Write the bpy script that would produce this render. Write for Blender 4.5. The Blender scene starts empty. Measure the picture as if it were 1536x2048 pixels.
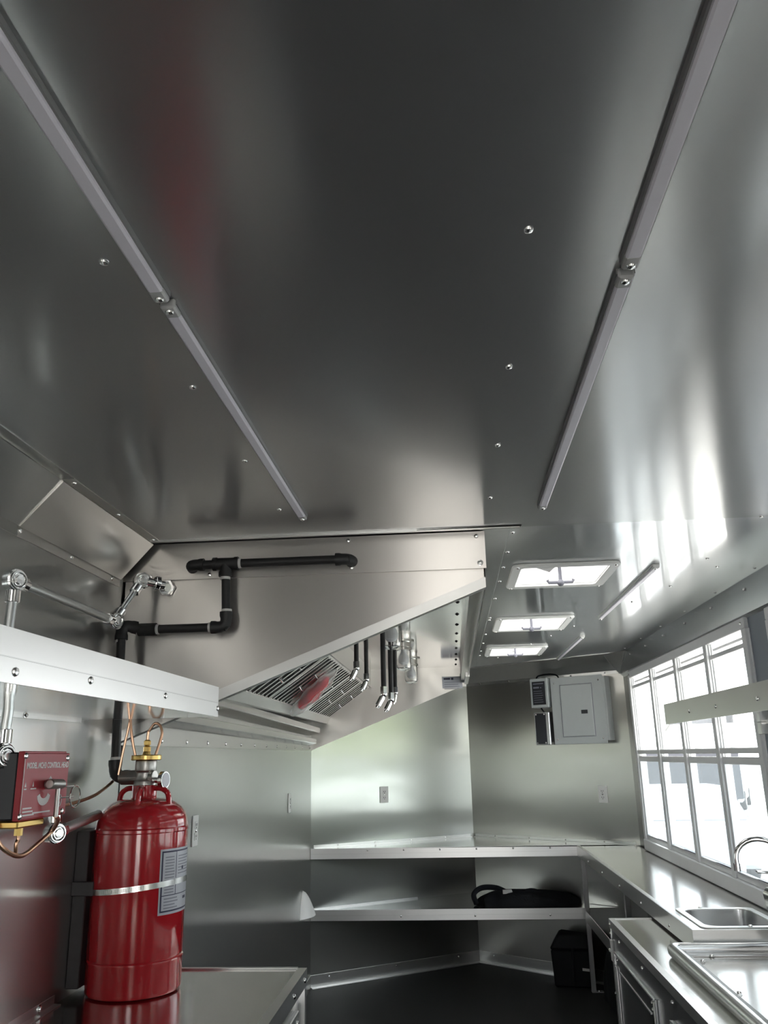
import bpy, bmesh, math, random
from mathutils import Vector, Matrix
random.seed(7)
sc = bpy.context.scene
col = sc.collection
H = 1.476            # camera height above the trailer floor; z values below are measured from camera level
PI = math.pi

# ------------------------------------------------------------------ camera
F, PT, YW, RL = 1646.1, 0.288592, 0.0742806, -0.0222189
fw = Vector((-math.sin(YW)*math.cos(PT), math.cos(YW)*math.cos(PT), math.sin(PT)))
rt = Vector((math.cos(YW), math.sin(YW), 0)); up = rt.cross(fw)
r2 = math.cos(RL)*rt + math.sin(RL)*up; u2 = -math.sin(RL)*rt + math.cos(RL)*up
cd = bpy.data.cameras.new('camera'); cam = bpy.data.objects.new('camera', cd); col.objects.link(cam)
m3 = Matrix((r2, u2, -fw)).transposed().to_4x4(); m3.translation = Vector((0, 0, H))
cam.matrix_world = m3
cd.sensor_fit = 'VERTICAL'; cd.sensor_height = 24.0; cd.lens = 24.0*F/2048; cd.clip_start = 0.02; cd.clip_end = 300
sc.camera = cam

# ------------------------------------------------------------------ light
w = bpy.data.worlds.new('sky'); sc.world = w; w.use_nodes = True
nt = w.node_tree; bg = nt.nodes['Background']
bg.inputs[0].default_value = (0.97, 0.985, 1.0, 1); bg.inputs[1].default_value = 2.6
sl = bpy.data.lights.new('sun', 'SUN'); sl.energy = 9.0; sl.angle = 0.05; sl.color = (1, 0.97, 0.92)
so = bpy.data.objects.new('sun', sl); col.objects.link(so); so.location = (3, 6, 12)
so.rotation_euler = Vector((0.12, 0.55, 0.85)).to_track_quat('Z', 'Y').to_euler()
vs = sc.view_settings; vs.view_transform = 'Standard'; vs.look = 'None'; vs.gamma = 1; vs.use_curve_mapping = False
vs.exposure = 1.17
sc.cycles.max_bounces = 14; sc.cycles.glossy_bounces = 10; sc.cycles.diffuse_bounces = 5
sc.cycles.transparent_max_bounces = 16; sc.cycles.transmission_bounces = 8
sc.cycles.use_denoising = True; sc.cycles.sample_clamp_indirect = 5; sc.cycles.use_adaptive_sampling = False; sc.cycles.denoising_prefilter = 'ACCURATE'

# ------------------------------------------------------------------ materials
MT = {}
def newmat(name):
    m = bpy.data.materials.new(name); m.use_nodes = True; MT[name] = m
    return m, m.node_tree, m.node_tree.nodes['Principled BSDF']
def N(t, kind, **kw):
    n = t.nodes.new(kind)
    for k, v in kw.items():
        if k in n.inputs: n.inputs[k].default_value = v
        else: setattr(n, k, v)
    return n
def metal(name, c, rough, T=None, an=0.0, wave=None, wd=0.0, grain=None, var=0.05, haze=0.0, hr=0.6):
    m, t, b = newmat(name)
    b.inputs['Metallic'].default_value = 1; b.inputs['Base Color'].default_value = (*c, 1)
    b.inputs['Roughness'].default_value = rough
    g = N(t, 'ShaderNodeNewGeometry')
    if grain:      # fine brushed streaks: roughness and a little tone
        mp = N(t, 'ShaderNodeMapping'); mp.inputs['Scale'].default_value = grain
        t.links.new(g.outputs['Position'], mp.inputs['Vector'])
        nz = N(t, 'ShaderNodeTexNoise', Scale=1.0, Detail=4.0, Roughness=0.6); t.links.new(mp.outputs[0], nz.inputs['Vector'])
        mr = N(t, 'ShaderNodeMapRange'); mr.inputs[3].default_value = max(rough-var*.15, 0.02); mr.inputs[4].default_value = rough+var*.15
        t.links.new(nz.outputs[0], mr.inputs[0]); t.links.new(mr.outputs[0], b.inputs['Roughness'])
        mx = N(t, 'ShaderNodeMix', data_type='RGBA'); mx.inputs[6].default_value = (*[v*0.993 for v in c], 1); mx.inputs[7].default_value = (*[min(v*1.007, 1) for v in c], 1)
        t.links.new(nz.outputs[0], mx.inputs[0]); t.links.new(mx.outputs[2], b.inputs['Base Color'])
    if T:
        b.inputs['Anisotropic'].default_value = an
        cv = N(t, 'ShaderNodeCombineXYZ'); 
        for i in range(3): cv.inputs[i].default_value = T[i]
        t.links.new(cv.outputs[0], b.inputs['Tangent'])
    if wave:       # oil-canning of thin sheet
        mp = N(t, 'ShaderNodeMapping'); mp.inputs['Scale'].default_value = wave
        t.links.new(g.outputs['Position'], mp.inputs['Vector'])
        nz = N(t, 'ShaderNodeTexNoise', Scale=1.0, Detail=1.5, Roughness=0.45); t.links.new(mp.outputs[0], nz.inputs['Vector'])
        bp = N(t, 'ShaderNodeBump', Strength=1.0, Distance=wd); bp.inputs['Filter Width'].default_value = 2.0; t.links.new(nz.outputs[0], bp.inputs['Height'])
        t.links.new(bp.outputs[0], b.inputs['Normal'])
    if haze:       # wide scatter tail of mill-finish sheet
        b2 = N(t, 'ShaderNodeBsdfPrincipled', Metallic=1.0, Roughness=hr); b2.inputs['Base Color'].default_value = (*c, 1)
        ms = N(t, 'ShaderNodeMixShader'); ms.inputs[0].default_value = haze
        t.links.new(b.outputs[0], ms.inputs[1]); t.links.new(b2.outputs[0], ms.inputs[2]); t.links.new(ms.outputs[0], t.nodes['Material Output'].inputs[0])
    return m
def plain(name, c, rough=0.5, spec=0.5, noise=0.0, nscale=40, coat=0.0, bump=0.0, met=0.0):
    m, t, b = newmat(name)
    b.inputs['Base Color'].default_value = (*c, 1); b.inputs['Roughness'].default_value = rough
    b.inputs['Specular IOR Level'].default_value = spec; b.inputs['Coat Weight'].default_value = coat; b.inputs['Metallic'].default_value = met
    if noise or bump:
        g = N(t, 'ShaderNodeNewGeometry'); nz = N(t, 'ShaderNodeTexNoise', Scale=nscale, Detail=4.0)
        t.links.new(g.outputs['Position'], nz.inputs['Vector'])
        if noise:
            mx = N(t, 'ShaderNodeMix', data_type='RGBA'); mx.inputs[6].default_value = (*[v*(1-noise) for v in c], 1)
            mx.inputs[7].default_value = (*[min(1, v*(1+noise)) for v in c], 1)
            t.links.new(nz.outputs[0], mx.inputs[0]); t.links.new(mx.outputs[2], b.inputs['Base Color'])
        if bump:
            bp = N(t, 'ShaderNodeBump', Strength=1.0, Distance=bump); t.links.new(nz.outputs[0], bp.inputs['Height']); t.links.new(bp.outputs[0], b.inputs['Normal'])
    return m
def thin_glass(name, tint, gloss=0.10, haze=0.0, hazec=(0.8, 0.85, 0.9)):
    m = bpy.data.materials.new(name); m.use_nodes = True; MT[name] = m; t = m.node_tree
    t.nodes.remove(t.nodes['Principled BSDF']); out = t.nodes['Material Output']
    tr = N(t, 'ShaderNodeBsdfTransparent', Color=(*tint, 1)); gl = N(t, 'ShaderNodeBsdfGlossy', Roughness=0.02)
    di = N(t, 'ShaderNodeBsdfDiffuse', Color=(*hazec, 1)); tl = N(t, 'ShaderNodeBsdfTranslucent', Color=(*hazec, 1))
    lw = N(t, 'ShaderNodeLayerWeight', Blend=0.5); pw = N(t, 'ShaderNodeMath', operation='POWER'); pw.inputs[1].default_value = 5.0
    t.links.new(lw.outputs['Facing'], pw.inputs[0])
    fr = N(t, 'ShaderNodeMath', operation='MULTIPLY_ADD'); fr.inputs[1].default_value = 0.6; fr.inputs[2].default_value = 0.04; t.links.new(pw.outputs[0], fr.inputs[0])
    md = N(t, 'ShaderNodeMixShader'); md.inputs[0].default_value = 0.5; t.links.new(di.outputs[0], md.inputs[1]); t.links.new(tl.outputs[0], md.inputs[2])
    m1 = N(t, 'ShaderNodeMixShader'); m1.inputs[0].default_value = haze; t.links.new(tr.outputs[0], m1.inputs[1]); t.links.new(md.outputs[0], m1.inputs[2])
    m2 = N(t, 'ShaderNodeMixShader'); t.links.new(fr.outputs[0], m2.inputs[0]); t.links.new(m1.outputs[0], m2.inputs[1]); t.links.new(gl.outputs[0], m2.inputs[2])
    t.links.new(m2.outputs[0], out.inputs[0]); return m
def translucent(name, c):
    m = bpy.data.materials.new(name); m.use_nodes = True; MT[name] = m; t = m.node_tree
    t.nodes.remove(t.nodes['Principled BSDF']); out = t.nodes['Material Output']
    di = N(t, 'ShaderNodeBsdfDiffuse', Color=(*c, 1)); tl = N(t, 'ShaderNodeBsdfTranslucent', Color=(*c, 1))
    md = N(t, 'ShaderNodeMixShader'); md.inputs[0].default_value = 0.75; t.links.new(di.outputs[0], md.inputs[1]); t.links.new(tl.outputs[0], md.inputs[2])
    t.links.new(md.outputs[0], out.inputs[0]); return m

AL = (0.60, 0.60, 0.585)
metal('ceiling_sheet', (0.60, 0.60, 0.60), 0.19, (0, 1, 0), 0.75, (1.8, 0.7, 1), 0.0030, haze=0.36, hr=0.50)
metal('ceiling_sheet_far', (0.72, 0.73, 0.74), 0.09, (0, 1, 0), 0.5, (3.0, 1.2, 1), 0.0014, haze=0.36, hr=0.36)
metal('wall_sheet', (0.62, 0.62, 0.605), 0.15, (0, 1, 0), 0.5, (1, 1.3, 2.6), 0.003, haze=0.37, hr=0.42)
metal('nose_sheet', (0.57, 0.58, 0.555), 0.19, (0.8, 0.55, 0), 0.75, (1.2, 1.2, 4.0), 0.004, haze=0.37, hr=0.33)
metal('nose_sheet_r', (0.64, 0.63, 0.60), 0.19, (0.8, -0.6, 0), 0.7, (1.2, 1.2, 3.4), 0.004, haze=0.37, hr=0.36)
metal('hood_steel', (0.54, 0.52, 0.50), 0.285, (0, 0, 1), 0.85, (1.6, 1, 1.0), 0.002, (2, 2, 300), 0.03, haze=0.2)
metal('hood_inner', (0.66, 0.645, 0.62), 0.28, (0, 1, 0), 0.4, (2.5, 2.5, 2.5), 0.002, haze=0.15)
metal('shelf_mirror', (0.74, 0.74, 0.73), 0.10, None, 0, (2, 2, 2), 0.0012)
metal('hood_mirror', (0.66, 0.645, 0.62), 0.10, None, 0, (2.5, 2.5, 2.5), 0.0010)
plain('filter_gap_shade', (0.05, 0.048, 0.045), 0.5, 0.4, met=0.6)  # dark colour painting the shade between the filter slats
metal('bright_aluminium', (0.80, 0.80, 0.79), 0.33, None, 0, (3, 3, 3), 0.001, (60, 6, 300), 0.05)
metal('trim_aluminium', (0.66, 0.66, 0.65), 0.32, None, 0, (3, 3, 3), 0.001, (60, 20, 300), 0.05)
metal('counter_steel', (0.62, 0.61, 0.59), 0.15, (1, 0, 0), 0.3, (2, 2, 2), 0.0012, (40, 300, 10), 0.03)
metal('cabinet_steel', (0.52, 0.53, 0.54), 0.26, (0, 0, 1), 0.5, (2, 2, 2), 0.002)
metal('chrome', (0.82, 0.82, 0.82), 0.09)
metal('galvanised', (0.60, 0.62, 0.62), 0.34, None, 0, (60, 60, 60), 0.0006, (90, 90, 90), 0.08)
metal('rivet_metal', (0.85, 0.85, 0.84), 0.22)
metal('brass', (0.70, 0.49, 0.17), 0.28, None, 0, None, 0, (50, 50, 50), 0.08)
metal('copper', (0.66, 0.40, 0.27), 0.28, None, 0, None, 0, (50, 50, 50), 0.08)
metal('cast_valve', (0.44, 0.43, 0.41), 0.38, None, 0, None, 0, (80, 80, 80), 0.08)
metal('filter_steel', (0.74, 0.73, 0.70), 0.26)
metal('sink_steel', (0.64, 0.64, 0.64), 0.25)
plain('rubber_floor', (0.016, 0.017, 0.017), 0.55, 0.35, 0.35, 260, bump=0.0015)
plain('black_iron', (0.020, 0.020, 0.021), 0.48, 0.4, 0.3, 60)
plain('black_plastic', (0.008, 0.009, 0.011), 0.6, 0.15, 0.2, 30)
plain('black_fabric', (0.010, 0.011, 0.014), 0.85, 0.2, 0.4, 80, bump=0.003)
plain('bracket_steel', (0.055, 0.050, 0.052), 0.5, 0.4, 0.2, 50)
plain('white_tape', (0.72, 0.71, 0.69), 0.5)
plain('white_plastic', (0.82, 0.82, 0.80), 0.35, 0.5, 0.03, 30)
plain('white_paint', (0.84, 0.85, 0.86), 0.4, 0.5, 0.03, 10)
plain('frame_paint', (0.62, 0.65, 0.68), 0.38, 0.5, 0.03, 20)
plain('pier_paint', (0.20, 0.235, 0.28), 0.4, 0.5, 0.06, 6)
plain('led_lens', (0.80, 0.77, 0.84), 0.35, 0.5, 0.03, 30)
plain('led_cap', (0.45, 0.45, 0.45), 0.45)
plain('led_body', (0.22, 0.22, 0.22), 0.45)  # near housings kept dark to paint the shadow line beside the lens
plain('red_paint', (0.46, 0.016, 0.024), 0.13, 0.5, 0.04, 15, coat=0.6)
plain('red_box_paint', (0.38, 0.028, 0.042), 0.38, 0.5, 0.05, 15)
plain('red_cloth', (0.75, 0.03, 0.06), 0.7, 0.3, 0.25, 60)
plain('print_highlight_white', (0.78, 0.74, 0.74), 0.6)  # lettering, plus the painted corner highlight of the control box
plain('label_paper', (0.52, 0.53, 0.58), 0.35, 0.5, 0.04, 60)
plain('label_ink', (0.035, 0.035, 0.08), 0.5)
plain('label_grey_ink', (0.25, 0.25, 0.30), 0.5)
plain('panel_grey', (0.50, 0.53, 0.53), 0.42, 0.45, 0.03, 20)
plain('panel_black', (0.012, 0.014, 0.020), 0.35, 0.5)
plain('dark_slot', (0.012, 0.012, 0.012), 0.8)
plain('box_grey', (0.085, 0.095, 0.105), 0.45, 0.5, 0.1, 20)
plain('concrete', (0.62, 0.61, 0.58), 0.9, 0.2, 0.12, 1.3)
plain('trailer_grey', (0.075, 0.078, 0.088), 1.0, 0.0, 0.06, 3)
plain('car_white', (0.75, 0.76, 0.78), 0.2, 0.5, 0.02, 2, coat=0.5)
plain('car_silver', (0.42, 0.44, 0.47), 0.25, 0.5, 0.02, 2, coat=0.5)
plain('car_glass', (0.05, 0.06, 0.07), 0.08)
plain('tyre', (0.015, 0.015, 0.015), 0.7)
plain('leaf', (0.17, 0.21, 0.115), 0.7, 0.3, 0.4, 2.5)
plain('bark', (0.09, 0.065, 0.045), 0.9, 0.2, 0.3, 8)
plain('fan_grey', (0.40, 0.40, 0.40), 0.5)
plain('bulb_glass', (0.82, 0.82, 0.84), 0.3)
thin_glass('pane_glass', (0.80, 0.84, 0.86), haze=0.10)
thin_glass('pane_clear', (0.97, 0.98, 0.98), haze=0.0)
thin_glass('pane_frosted', (0.50, 0.52, 0.54), haze=0.55, hazec=(0.55, 0.57, 0.58))
thin_glass('poly_bag', (0.93, 0.93, 0.93), haze=0.28, hazec=(0.9, 0.9, 0.9))
translucent('vent_lid', (0.92, 0.92, 0.92))
m, t, b = newmat('jar_glass'); b.inputs['Transmission Weight'].default_value = 1; b.inputs['Roughness'].default_value = 0.02; b.inputs['IOR'].default_value = 1.46
b.inputs['Base Color'].default_value = (0.97, 0.98, 0.98, 1)

# ------------------------------------------------------------------ mesh builder
class MB:
    def __init__(s): s.v = []; s.f = []
    def add(s, vs, fs):
        o = len(s.v); s.v += [Vector(p) for p in vs]; s.f += [tuple(i+o for i in f) for f in fs]; return s
    def box(s, x0, x1, y0, y1, z0, z1):
        return s.add([(x0,y0,z0),(x1,y0,z0),(x1,y1,z0),(x0,y1,z0),(x0,y0,z1),(x1,y0,z1),(x1,y1,z1),(x0,y1,z1)],
                     [(0,3,2,1),(4,5,6,7),(0,1,5,4),(1,2,6,5),(2,3,7,6),(3,0,4,7)])
    def hexa(s, a, b):     # two quads of four points each (bottom ring a, top ring b)
        return s.add(list(a)+list(b), [(0,3,2,1),(4,5,6,7),(0,1,5,4),(1,2,6,5),(2,3,7,6),(3,0,4,7)])
    def prism(s, prof, y0, y1, fn=None):   # profile (x,z) extruded along y, or fn(u,v,w)
        fn = fn or (lambda u, v, w: (u, w, v)); n = len(prof)
        return s.add([fn(u, v, y0) for u, v in prof]+[fn(u, v, y1) for u, v in prof],
                     [tuple(range(n))[::-1], tuple(range(n, 2*n))]+[(i, (i+1) % n, (i+1) % n+n, i+n) for i in range(n)])
    def tube(s, pts, r, n=12, cap=True):
        pts = [Vector(p) for p in pts]; rs = r if isinstance(r, (list, tuple)) else [r]*len(pts)
        t0 = (pts[1]-pts[0]).normalized(); ref = Vector((0,0,1)) if abs(t0.z) < 0.9 else Vector((1,0,0))
        u = t0.cross(ref).normalized(); vs = []; fs = []
        for i, p in enumerate(pts):
            a = pts[max(i-1,0)]; c = pts[min(i+1,len(pts)-1)]; t = (c-a).normalized()
            u = (u-t*u.dot(t)).normalized(); w = t.cross(u)
            for k in range(n):
                an = 2*PI*k/n; vs.append(p+rs[i]*(math.cos(an)*u+math.sin(an)*w))
        for i in range(len(pts)-1):
            for k in range(n): fs.append((i*n+k, i*n+(k+1) % n, (i+1)*n+(k+1) % n, (i+1)*n+k))
        if cap: fs.append(tuple(range(n))[::-1]); fs.append(tuple(range((len(pts)-1)*n, len(pts)*n)))
        return s.add(vs, fs)
    def cyl(s, a, b, r, n=16, r1=None): return s.tube([a, b], [r, r if r1 is None else r1], n)
    def lathe(s, c, prof, n=32, ax='z', close=False):   # prof: (radius, height)
        c = Vector(c); vs = []; fs = []; m = len(prof)
        for r, h in prof:
            for k in range(n):
                a = 2*PI*k/n; x, y = r*math.cos(a), r*math.sin(a)
                vs.append(c+Vector({'z': (x,y,h), 'x': (h,x,y), 'y': (y,h,x)}[ax]))
        for i in range(m-1):
            for k in range(n): fs.append((i*n+k, i*n+(k+1) % n, (i+1)*n+(k+1) % n, (i+1)*n+k))
        if prof[0][0] > 1e-5 and not close: fs.append(tuple(range(n))[::-1])
        if prof[-1][0] > 1e-5 and not close: fs.append(tuple(range((m-1)*n, m*n)))
        return s.add(vs, fs)
    def ball(s, c, r, n=10):
        return s.lathe(c, [(r*math.sin(PI*i/n)+1e-6, -r*math.cos(PI*i/n)) for i in range(n+1)], n*2)
    def grid(s, fn, nu, nv):
        vs = [fn(i/nu, j/nv) for j in range(nv+1) for i in range(nu+1)]
        return s.add(vs, [(j*(nu+1)+i, j*(nu+1)+i+1, (j+1)*(nu+1)+i+1, (j+1)*(nu+1)+i) for j in range(nv) for i in range(nu)])
    def mesh(s, name, org=(0,0,0), bev=0, smooth=True, solid=0):
        me = bpy.data.meshes.new(name); o = Vector(org)
        me.from_pydata([tuple(p-o) for p in s.v], [], s.f); me.update()
        bm = bmesh.new(); bm.from_mesh(me)
        bmesh.ops.remove_doubles(bm, verts=bm.verts, dist=1e-6)
        bmesh.ops.recalc_face_normals(bm, faces=bm.faces)
        if solid:
            g = bmesh.ops.solidify(bm, geom=bm.faces[:], thickness=solid)
            bmesh.ops.recalc_face_normals(bm, faces=bm.faces)
        if bev:
            es = [e for e in bm.edges if len(e.link_faces) == 2 and e.calc_face_angle() > 0.6]
            bmesh.ops.bevel(bm, geom=es, offset=bev, segments=1, profile=0.5, affect='EDGES', clamp_overlap=True)
        bm.to_mesh(me); bm.free()
        if smooth:
            me.shade_smooth(); me.set_sharp_from_angle(angle=0.55)
        return me
def mk(name, me, mat, parent=None, loc=(0,0,0), rot=None):
    me.materials.clear(); me.materials.append(MT[mat] if isinstance(mat, str) else mat)
    return inst(name, me, parent, loc, rot)
def inst(name, me, parent=None, loc=(0,0,0), rot=None):
    o = bpy.data.objects.new(name, me); col.objects.link(o)
    if parent: o.parent = parent
    o.location = loc
    if rot: o.rotation_euler = rot
    return o
def wloc(o):
    v = Vector(o.location)
    while o.parent: o = o.parent; v += o.location
    return v-Vector((0,0,H))
def part(name, mb, mat, parent, bev=0, label=None, smooth=True, solid=0):
    o = mk(name, mb.mesh(name, wloc(parent), bev, smooth, solid), mat, parent)
    if label: o['label'] = label
    return o
def tag(o, label, cat, group=None):
    o['label'] = label; o['category'] = cat
    if group: o['group'] = group
    return o
def thing(name, label, cat, base, group=None):
    o = bpy.data.objects.new(name, None); col.objects.link(o); o.empty_display_size = 0.05
    o.location = (base[0], base[1], base[2]+H); return tag(o, label, cat, group)
def single(name, mb, mat, label, cat, group=None, bev=0, solid=0):
    xs = [p.x for p in mb.v]; ys = [p.y for p in mb.v]; zs = [p.z for p in mb.v]
    b = ((min(xs)+max(xs))/2, (min(ys)+max(ys))/2, min(zs))
    o = mk(name, mb.mesh(name, b, bev, True, solid), mat, None, (b[0], b[1], b[2]+H)); return tag(o, label, cat, group)
def struct(name, mb, mat, bev=0):
    o = mk(name, mb.mesh(name, (0,0,0), bev), mat, None, (0,0,H)); o['kind'] = 'structure'; return o
def sempty(name):
    o = bpy.data.objects.new(name, None); col.objects.link(o); o.location = (0,0,H); o['kind'] = 'structure'; return o
def copy_tree(o, parent=None):
    c = o.copy(); col.objects.link(c); c.parent = parent
    for ch in list(o.children): copy_tree(ch, c)
    return c
def smooth_path(pts, n=8):
    P = [Vector(p) for p in pts]; P = [2*P[0]-P[1]]+P+[2*P[-1]-P[-2]]; out = []
    for i in range(1, len(P)-2):
        for k in range(n):
            t = k/n; a, b, c, d = P[i-1:i+3]
            out.append(0.5*((2*b)+(c-a)*t+(2*a-5*b+4*c-d)*t*t+(3*b-a-3*c+d)*t**3))
    return out+[P[-2]]
def text(body, size, mat, parent, org, xd, ud, name='lettering', bold=0.0, sx=1.0, depth=0.0004, align='LEFT'):
    cu = bpy.data.curves.new('lettering', 'FONT'); cu.body = body; cu.size = size; cu.offset = bold; cu.extrude = depth; cu.align_x = align; cu.resolution_u = 2
    t = bpy.data.objects.new('tmp', cu); col.objects.link(t)
    me = bpy.data.meshes.new_from_object(t.evaluated_get(bpy.context.evaluated_depsgraph_get()))
    bpy.data.objects.remove(t); bpy.data.curves.remove(cu)
    x = Vector(xd).normalized(); u = Vector(ud).normalized(); n = x.cross(u)
    M = Matrix((x*sx, u, n)).transposed().to_4x4(); M.translation = Vector(org)-wloc(parent)
    me.transform(M); me.name = name
    return mk(name, me, mat, parent)

# shared rivet meshes (dome pointing to +z)
RV = MB().lathe((0,0,0), [(0.0070,0),(0.0070,0.0010),(0.0056,0.0032),(0.0026,0.0045),(1e-6,0.0048)], 10).mesh('rivet')
RVB = MB().lathe((0,0,0), [(0.0095,0),(0.0095,0.0012),(0.0065,0.0016),(0.0060,0.0048),(0.003,0.0062),(1e-6,0.0064)], 12).mesh('bolt')
for me in (RV, RVB): me.materials.append(MT['rivet_metal'])
RVD = RVB.copy(); RVD.materials.clear(); RVD.materials.append(MT['bracket_steel'])
ROT = {'-z': (PI,0,0), 'z': (0,0,0), '-y': (PI/2,0,0), 'y': (-PI/2,0,0), 'x': (0,PI/2,0), '-x': (0,-PI/2,0)}
def rivet(parent, p, d='-z', big=False, rot=None, name=None):
    return inst(name or ('bolt' if big else 'rivet'), RVB if big else RV, parent, Vector(p)-wloc(parent), rot or ROT[d])

# ------------------------------------------------------------------ shell
XL, XR, ZC, YB = -1.02, 1.22, 0.665, -1.7
NL, NA, NR = (XL, 6.12), (0.13, 6.85), (XR, 6.02)
floor = struct('floor', MB().prism([(XL-.04, YB), (XR+.04, YB), (XR+.04, 6.02), (NA[0], 6.9), (XL-.04, 6.12)], -1.476-.06, -1.476, lambda u, v, w: (u, v, w)), 'rubber_floor')
ceiling = sempty('ceiling')
vents = [(2.97, 3.40), (4.18, 4.65), (5.39, 5.86)]; VX = (0.246, 0.642)
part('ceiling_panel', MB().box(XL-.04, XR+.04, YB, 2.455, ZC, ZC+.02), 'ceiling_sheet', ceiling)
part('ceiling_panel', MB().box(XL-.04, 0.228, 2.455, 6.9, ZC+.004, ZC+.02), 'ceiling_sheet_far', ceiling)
g = MB(); ix = [0.205, VX[0]+.03, VX[1]-.03, XR+.04]; iy = [2.455]
for a, b_ in vents: iy += [a+.03, b_-.03]
iy.append(6.9)
for i in range(3):
    for j in range(len(iy)-1):
        if not (i == 1 and j % 2 == 1): g.box(ix[i], ix[i+1], iy[j], iy[j+1], ZC, ZC+.02)
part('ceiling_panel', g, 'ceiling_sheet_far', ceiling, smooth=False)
part('seam', MB().add([(-.93,2.452,ZC-.001),(.236,2.43,ZC-.001),(.236,2.436,ZC-.001),(-.93,2.462,ZC-.001)], [(0,1,2,3)]), 'dark_slot', ceiling, solid=0.002)
part('panel_lip', MB().box(-.93, .232, 2.436, 2.446, ZC-.006, ZC), 'trim_aluminium', ceiling)
rv = []
for y in (.945,1.343,1.738,2.126): rv += [(-.445*1.017, y*1.017)]
for y in (.14,.54,.936,1.332,1.716,2.104): rv += [(.127*1.017, y*1.017)]
for y in (1.95, 2.45, 3.0): rv += [(.95, y)]
for y in (2.52,2.78,3.02,3.28,3.66,4.2,4.27,4.8,5.2,5.6,5.85): rv += [(.216, y)]
for k in range(9): rv += [(1.03-k*.085, 3.15+k*.36)]
for k in range(7): rv += [(1.185, 2.7+k*.5)]
for x, y in rv: rivet(ceiling, (x, y, ZC), '-z')

wl = struct('wall_left', MB().box(XL-.04, XL, YB, 6.14, -1.476, ZC), 'wall_sheet')
part('seam', MB().box(XL-.001, XL+.0015, 2.568, 2.574, -.576, .05), 'dark_slot', wl)
def nosewall(name, a, b, mat):
    d = (Vector(b)-Vector(a)).normalized(); n = Vector((-d.y, d.x))*.04
    return struct(name, MB().hexa([(a[0],a[1],-1.476),(b[0],b[1],-1.476),(b[0]+n.x,b[1]+n.y,-1.476),(a[0]+n.x,a[1]+n.y,-1.476)],
                                  [(a[0],a[1],ZC),(b[0],b[1],ZC),(b[0]+n.x,b[1]+n.y,ZC),(a[0]+n.x,a[1]+n.y,ZC)]), mat)
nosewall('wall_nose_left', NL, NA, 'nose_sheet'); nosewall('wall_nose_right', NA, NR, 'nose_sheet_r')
W2 = (1.25, 3.215)
wr = struct('wall_right', MB().box(XR, XR+.04, YB, 6.04, -1.476, -.60).box(XR, XR+.04, YB, 6.04, .52, ZC)
    .box(XR, XR+.04, 5.75, 6.04, -.60, .52).box(XR, XR+.04, YB, W2[0], -.60, .52), 'wall_sheet')
part('pier_panel', MB().box(XR-.008, XR+.10, 3.235, 3.435, -.60, .585), 'pier_paint', wr, 0.003)
struct('wall_rear', MB().box(XL, -.28, YB-.04, YB, -1.476, ZC).box(.42, XR, YB-.04, YB, -1.476, ZC).box(-.28, .42, YB-.04, YB, .42, ZC), 'wall_sheet')

# coves and trims
def cove(name, pts, mat='trim_aluminium'):   # pts: list of (x,y) wall line, inward normal list
    return struct(name, pts, mat)
t1 = struct('trim_1', MB().prism([(XL,.555),(XL+.006,.548),(XL+.104,ZC-.008),(XL+.098,ZC)], 1.83, 2.46).prism([(XL,.525),(XL+.002,.525),(XL+.002,.56),(XL,.56)], 1.83, 2.46)
            .prism([(XL+.095,ZC-.002),(XL+.13,ZC-.002),(XL+.13,ZC),(XL+.095,ZC)], 1.83, 2.46), 'hood_inner')
t2 = struct('trim_2', MB().prism([(XL,.555),(XL+.004,.550),(XL+.100,ZC-.006),(XL+.098,ZC)], YB, 1.83).prism([(XL,.525),(XL+.002,.525),(XL+.002,.56),(XL,.56)], YB, 1.83)
            .prism([(XL+.095,ZC-.002),(XL+.13,ZC-.002),(XL+.13,ZC),(XL+.095,ZC)], YB, 1.83), 'wall_sheet')
for y in (1.86, 2.14, 2.42): rivet(t1, (XL+.116, y, ZC-.002), '-z'); rivet(t1, (XL+.002, y-.02, .54), 'x')
rivet(t2, (XL+.002, 1.62, .54), 'x'); rivet(t2, (XL+.116, 1.5, ZC-.002), '-z')
def nosecove(name, a, b):
    d = (Vector(b)-Vector(a)).normalized(); n = Vector((d.y, -d.x))
    prof = [(0.0,.535),(.003,.53),(.003,.552),(.10,ZC-.006),(.12,ZC-.004),(.12,ZC),(.09,ZC),(0,.56)]
    m = MB(); L = (Vector(b)-Vector(a)).length
    m.prism(prof, 0, L, lambda u, v, w_: (a[0]+d.x*w_+n.x*u, a[1]+d.y*w_+n.y*u, v))
    o = struct(name, m, 'trim_aluminium')
    for k in range(5):
        p = Vector(a)+d*(L*(.1+.2*k)); q = p+n*.004
        rivet(o, (q.x, q.y, .541), None, rot=(PI/2, 0, math.atan2(n.x, -n.y)))
    return o
nosecove('trim_3', NL, NA); nosecove('trim_4', NA, NR)
t5 = struct('trim_5', MB().prism([(XR,.50),(XR-.022,.52),(XR-.022,.56),(XR-.006,ZC),(XR,ZC)], YB, 6.0), 'cabinet_steel')
for k in range(10): rivet(t5, (XR-.016, 1.6+.45*k, .62), '-x')
struct('trim_6', MB().hexa([(1.085,5.99,ZC-.002),(1.20,5.84,ZC-.002),(1.203,6.0,.525),(1.19,6.005,.525)], [(1.085,6.02,ZC),(1.215,5.84,ZC),(1.215,6.01,.53),(1.19,6.02,.53)]), 'trim_aluminium')
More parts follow.
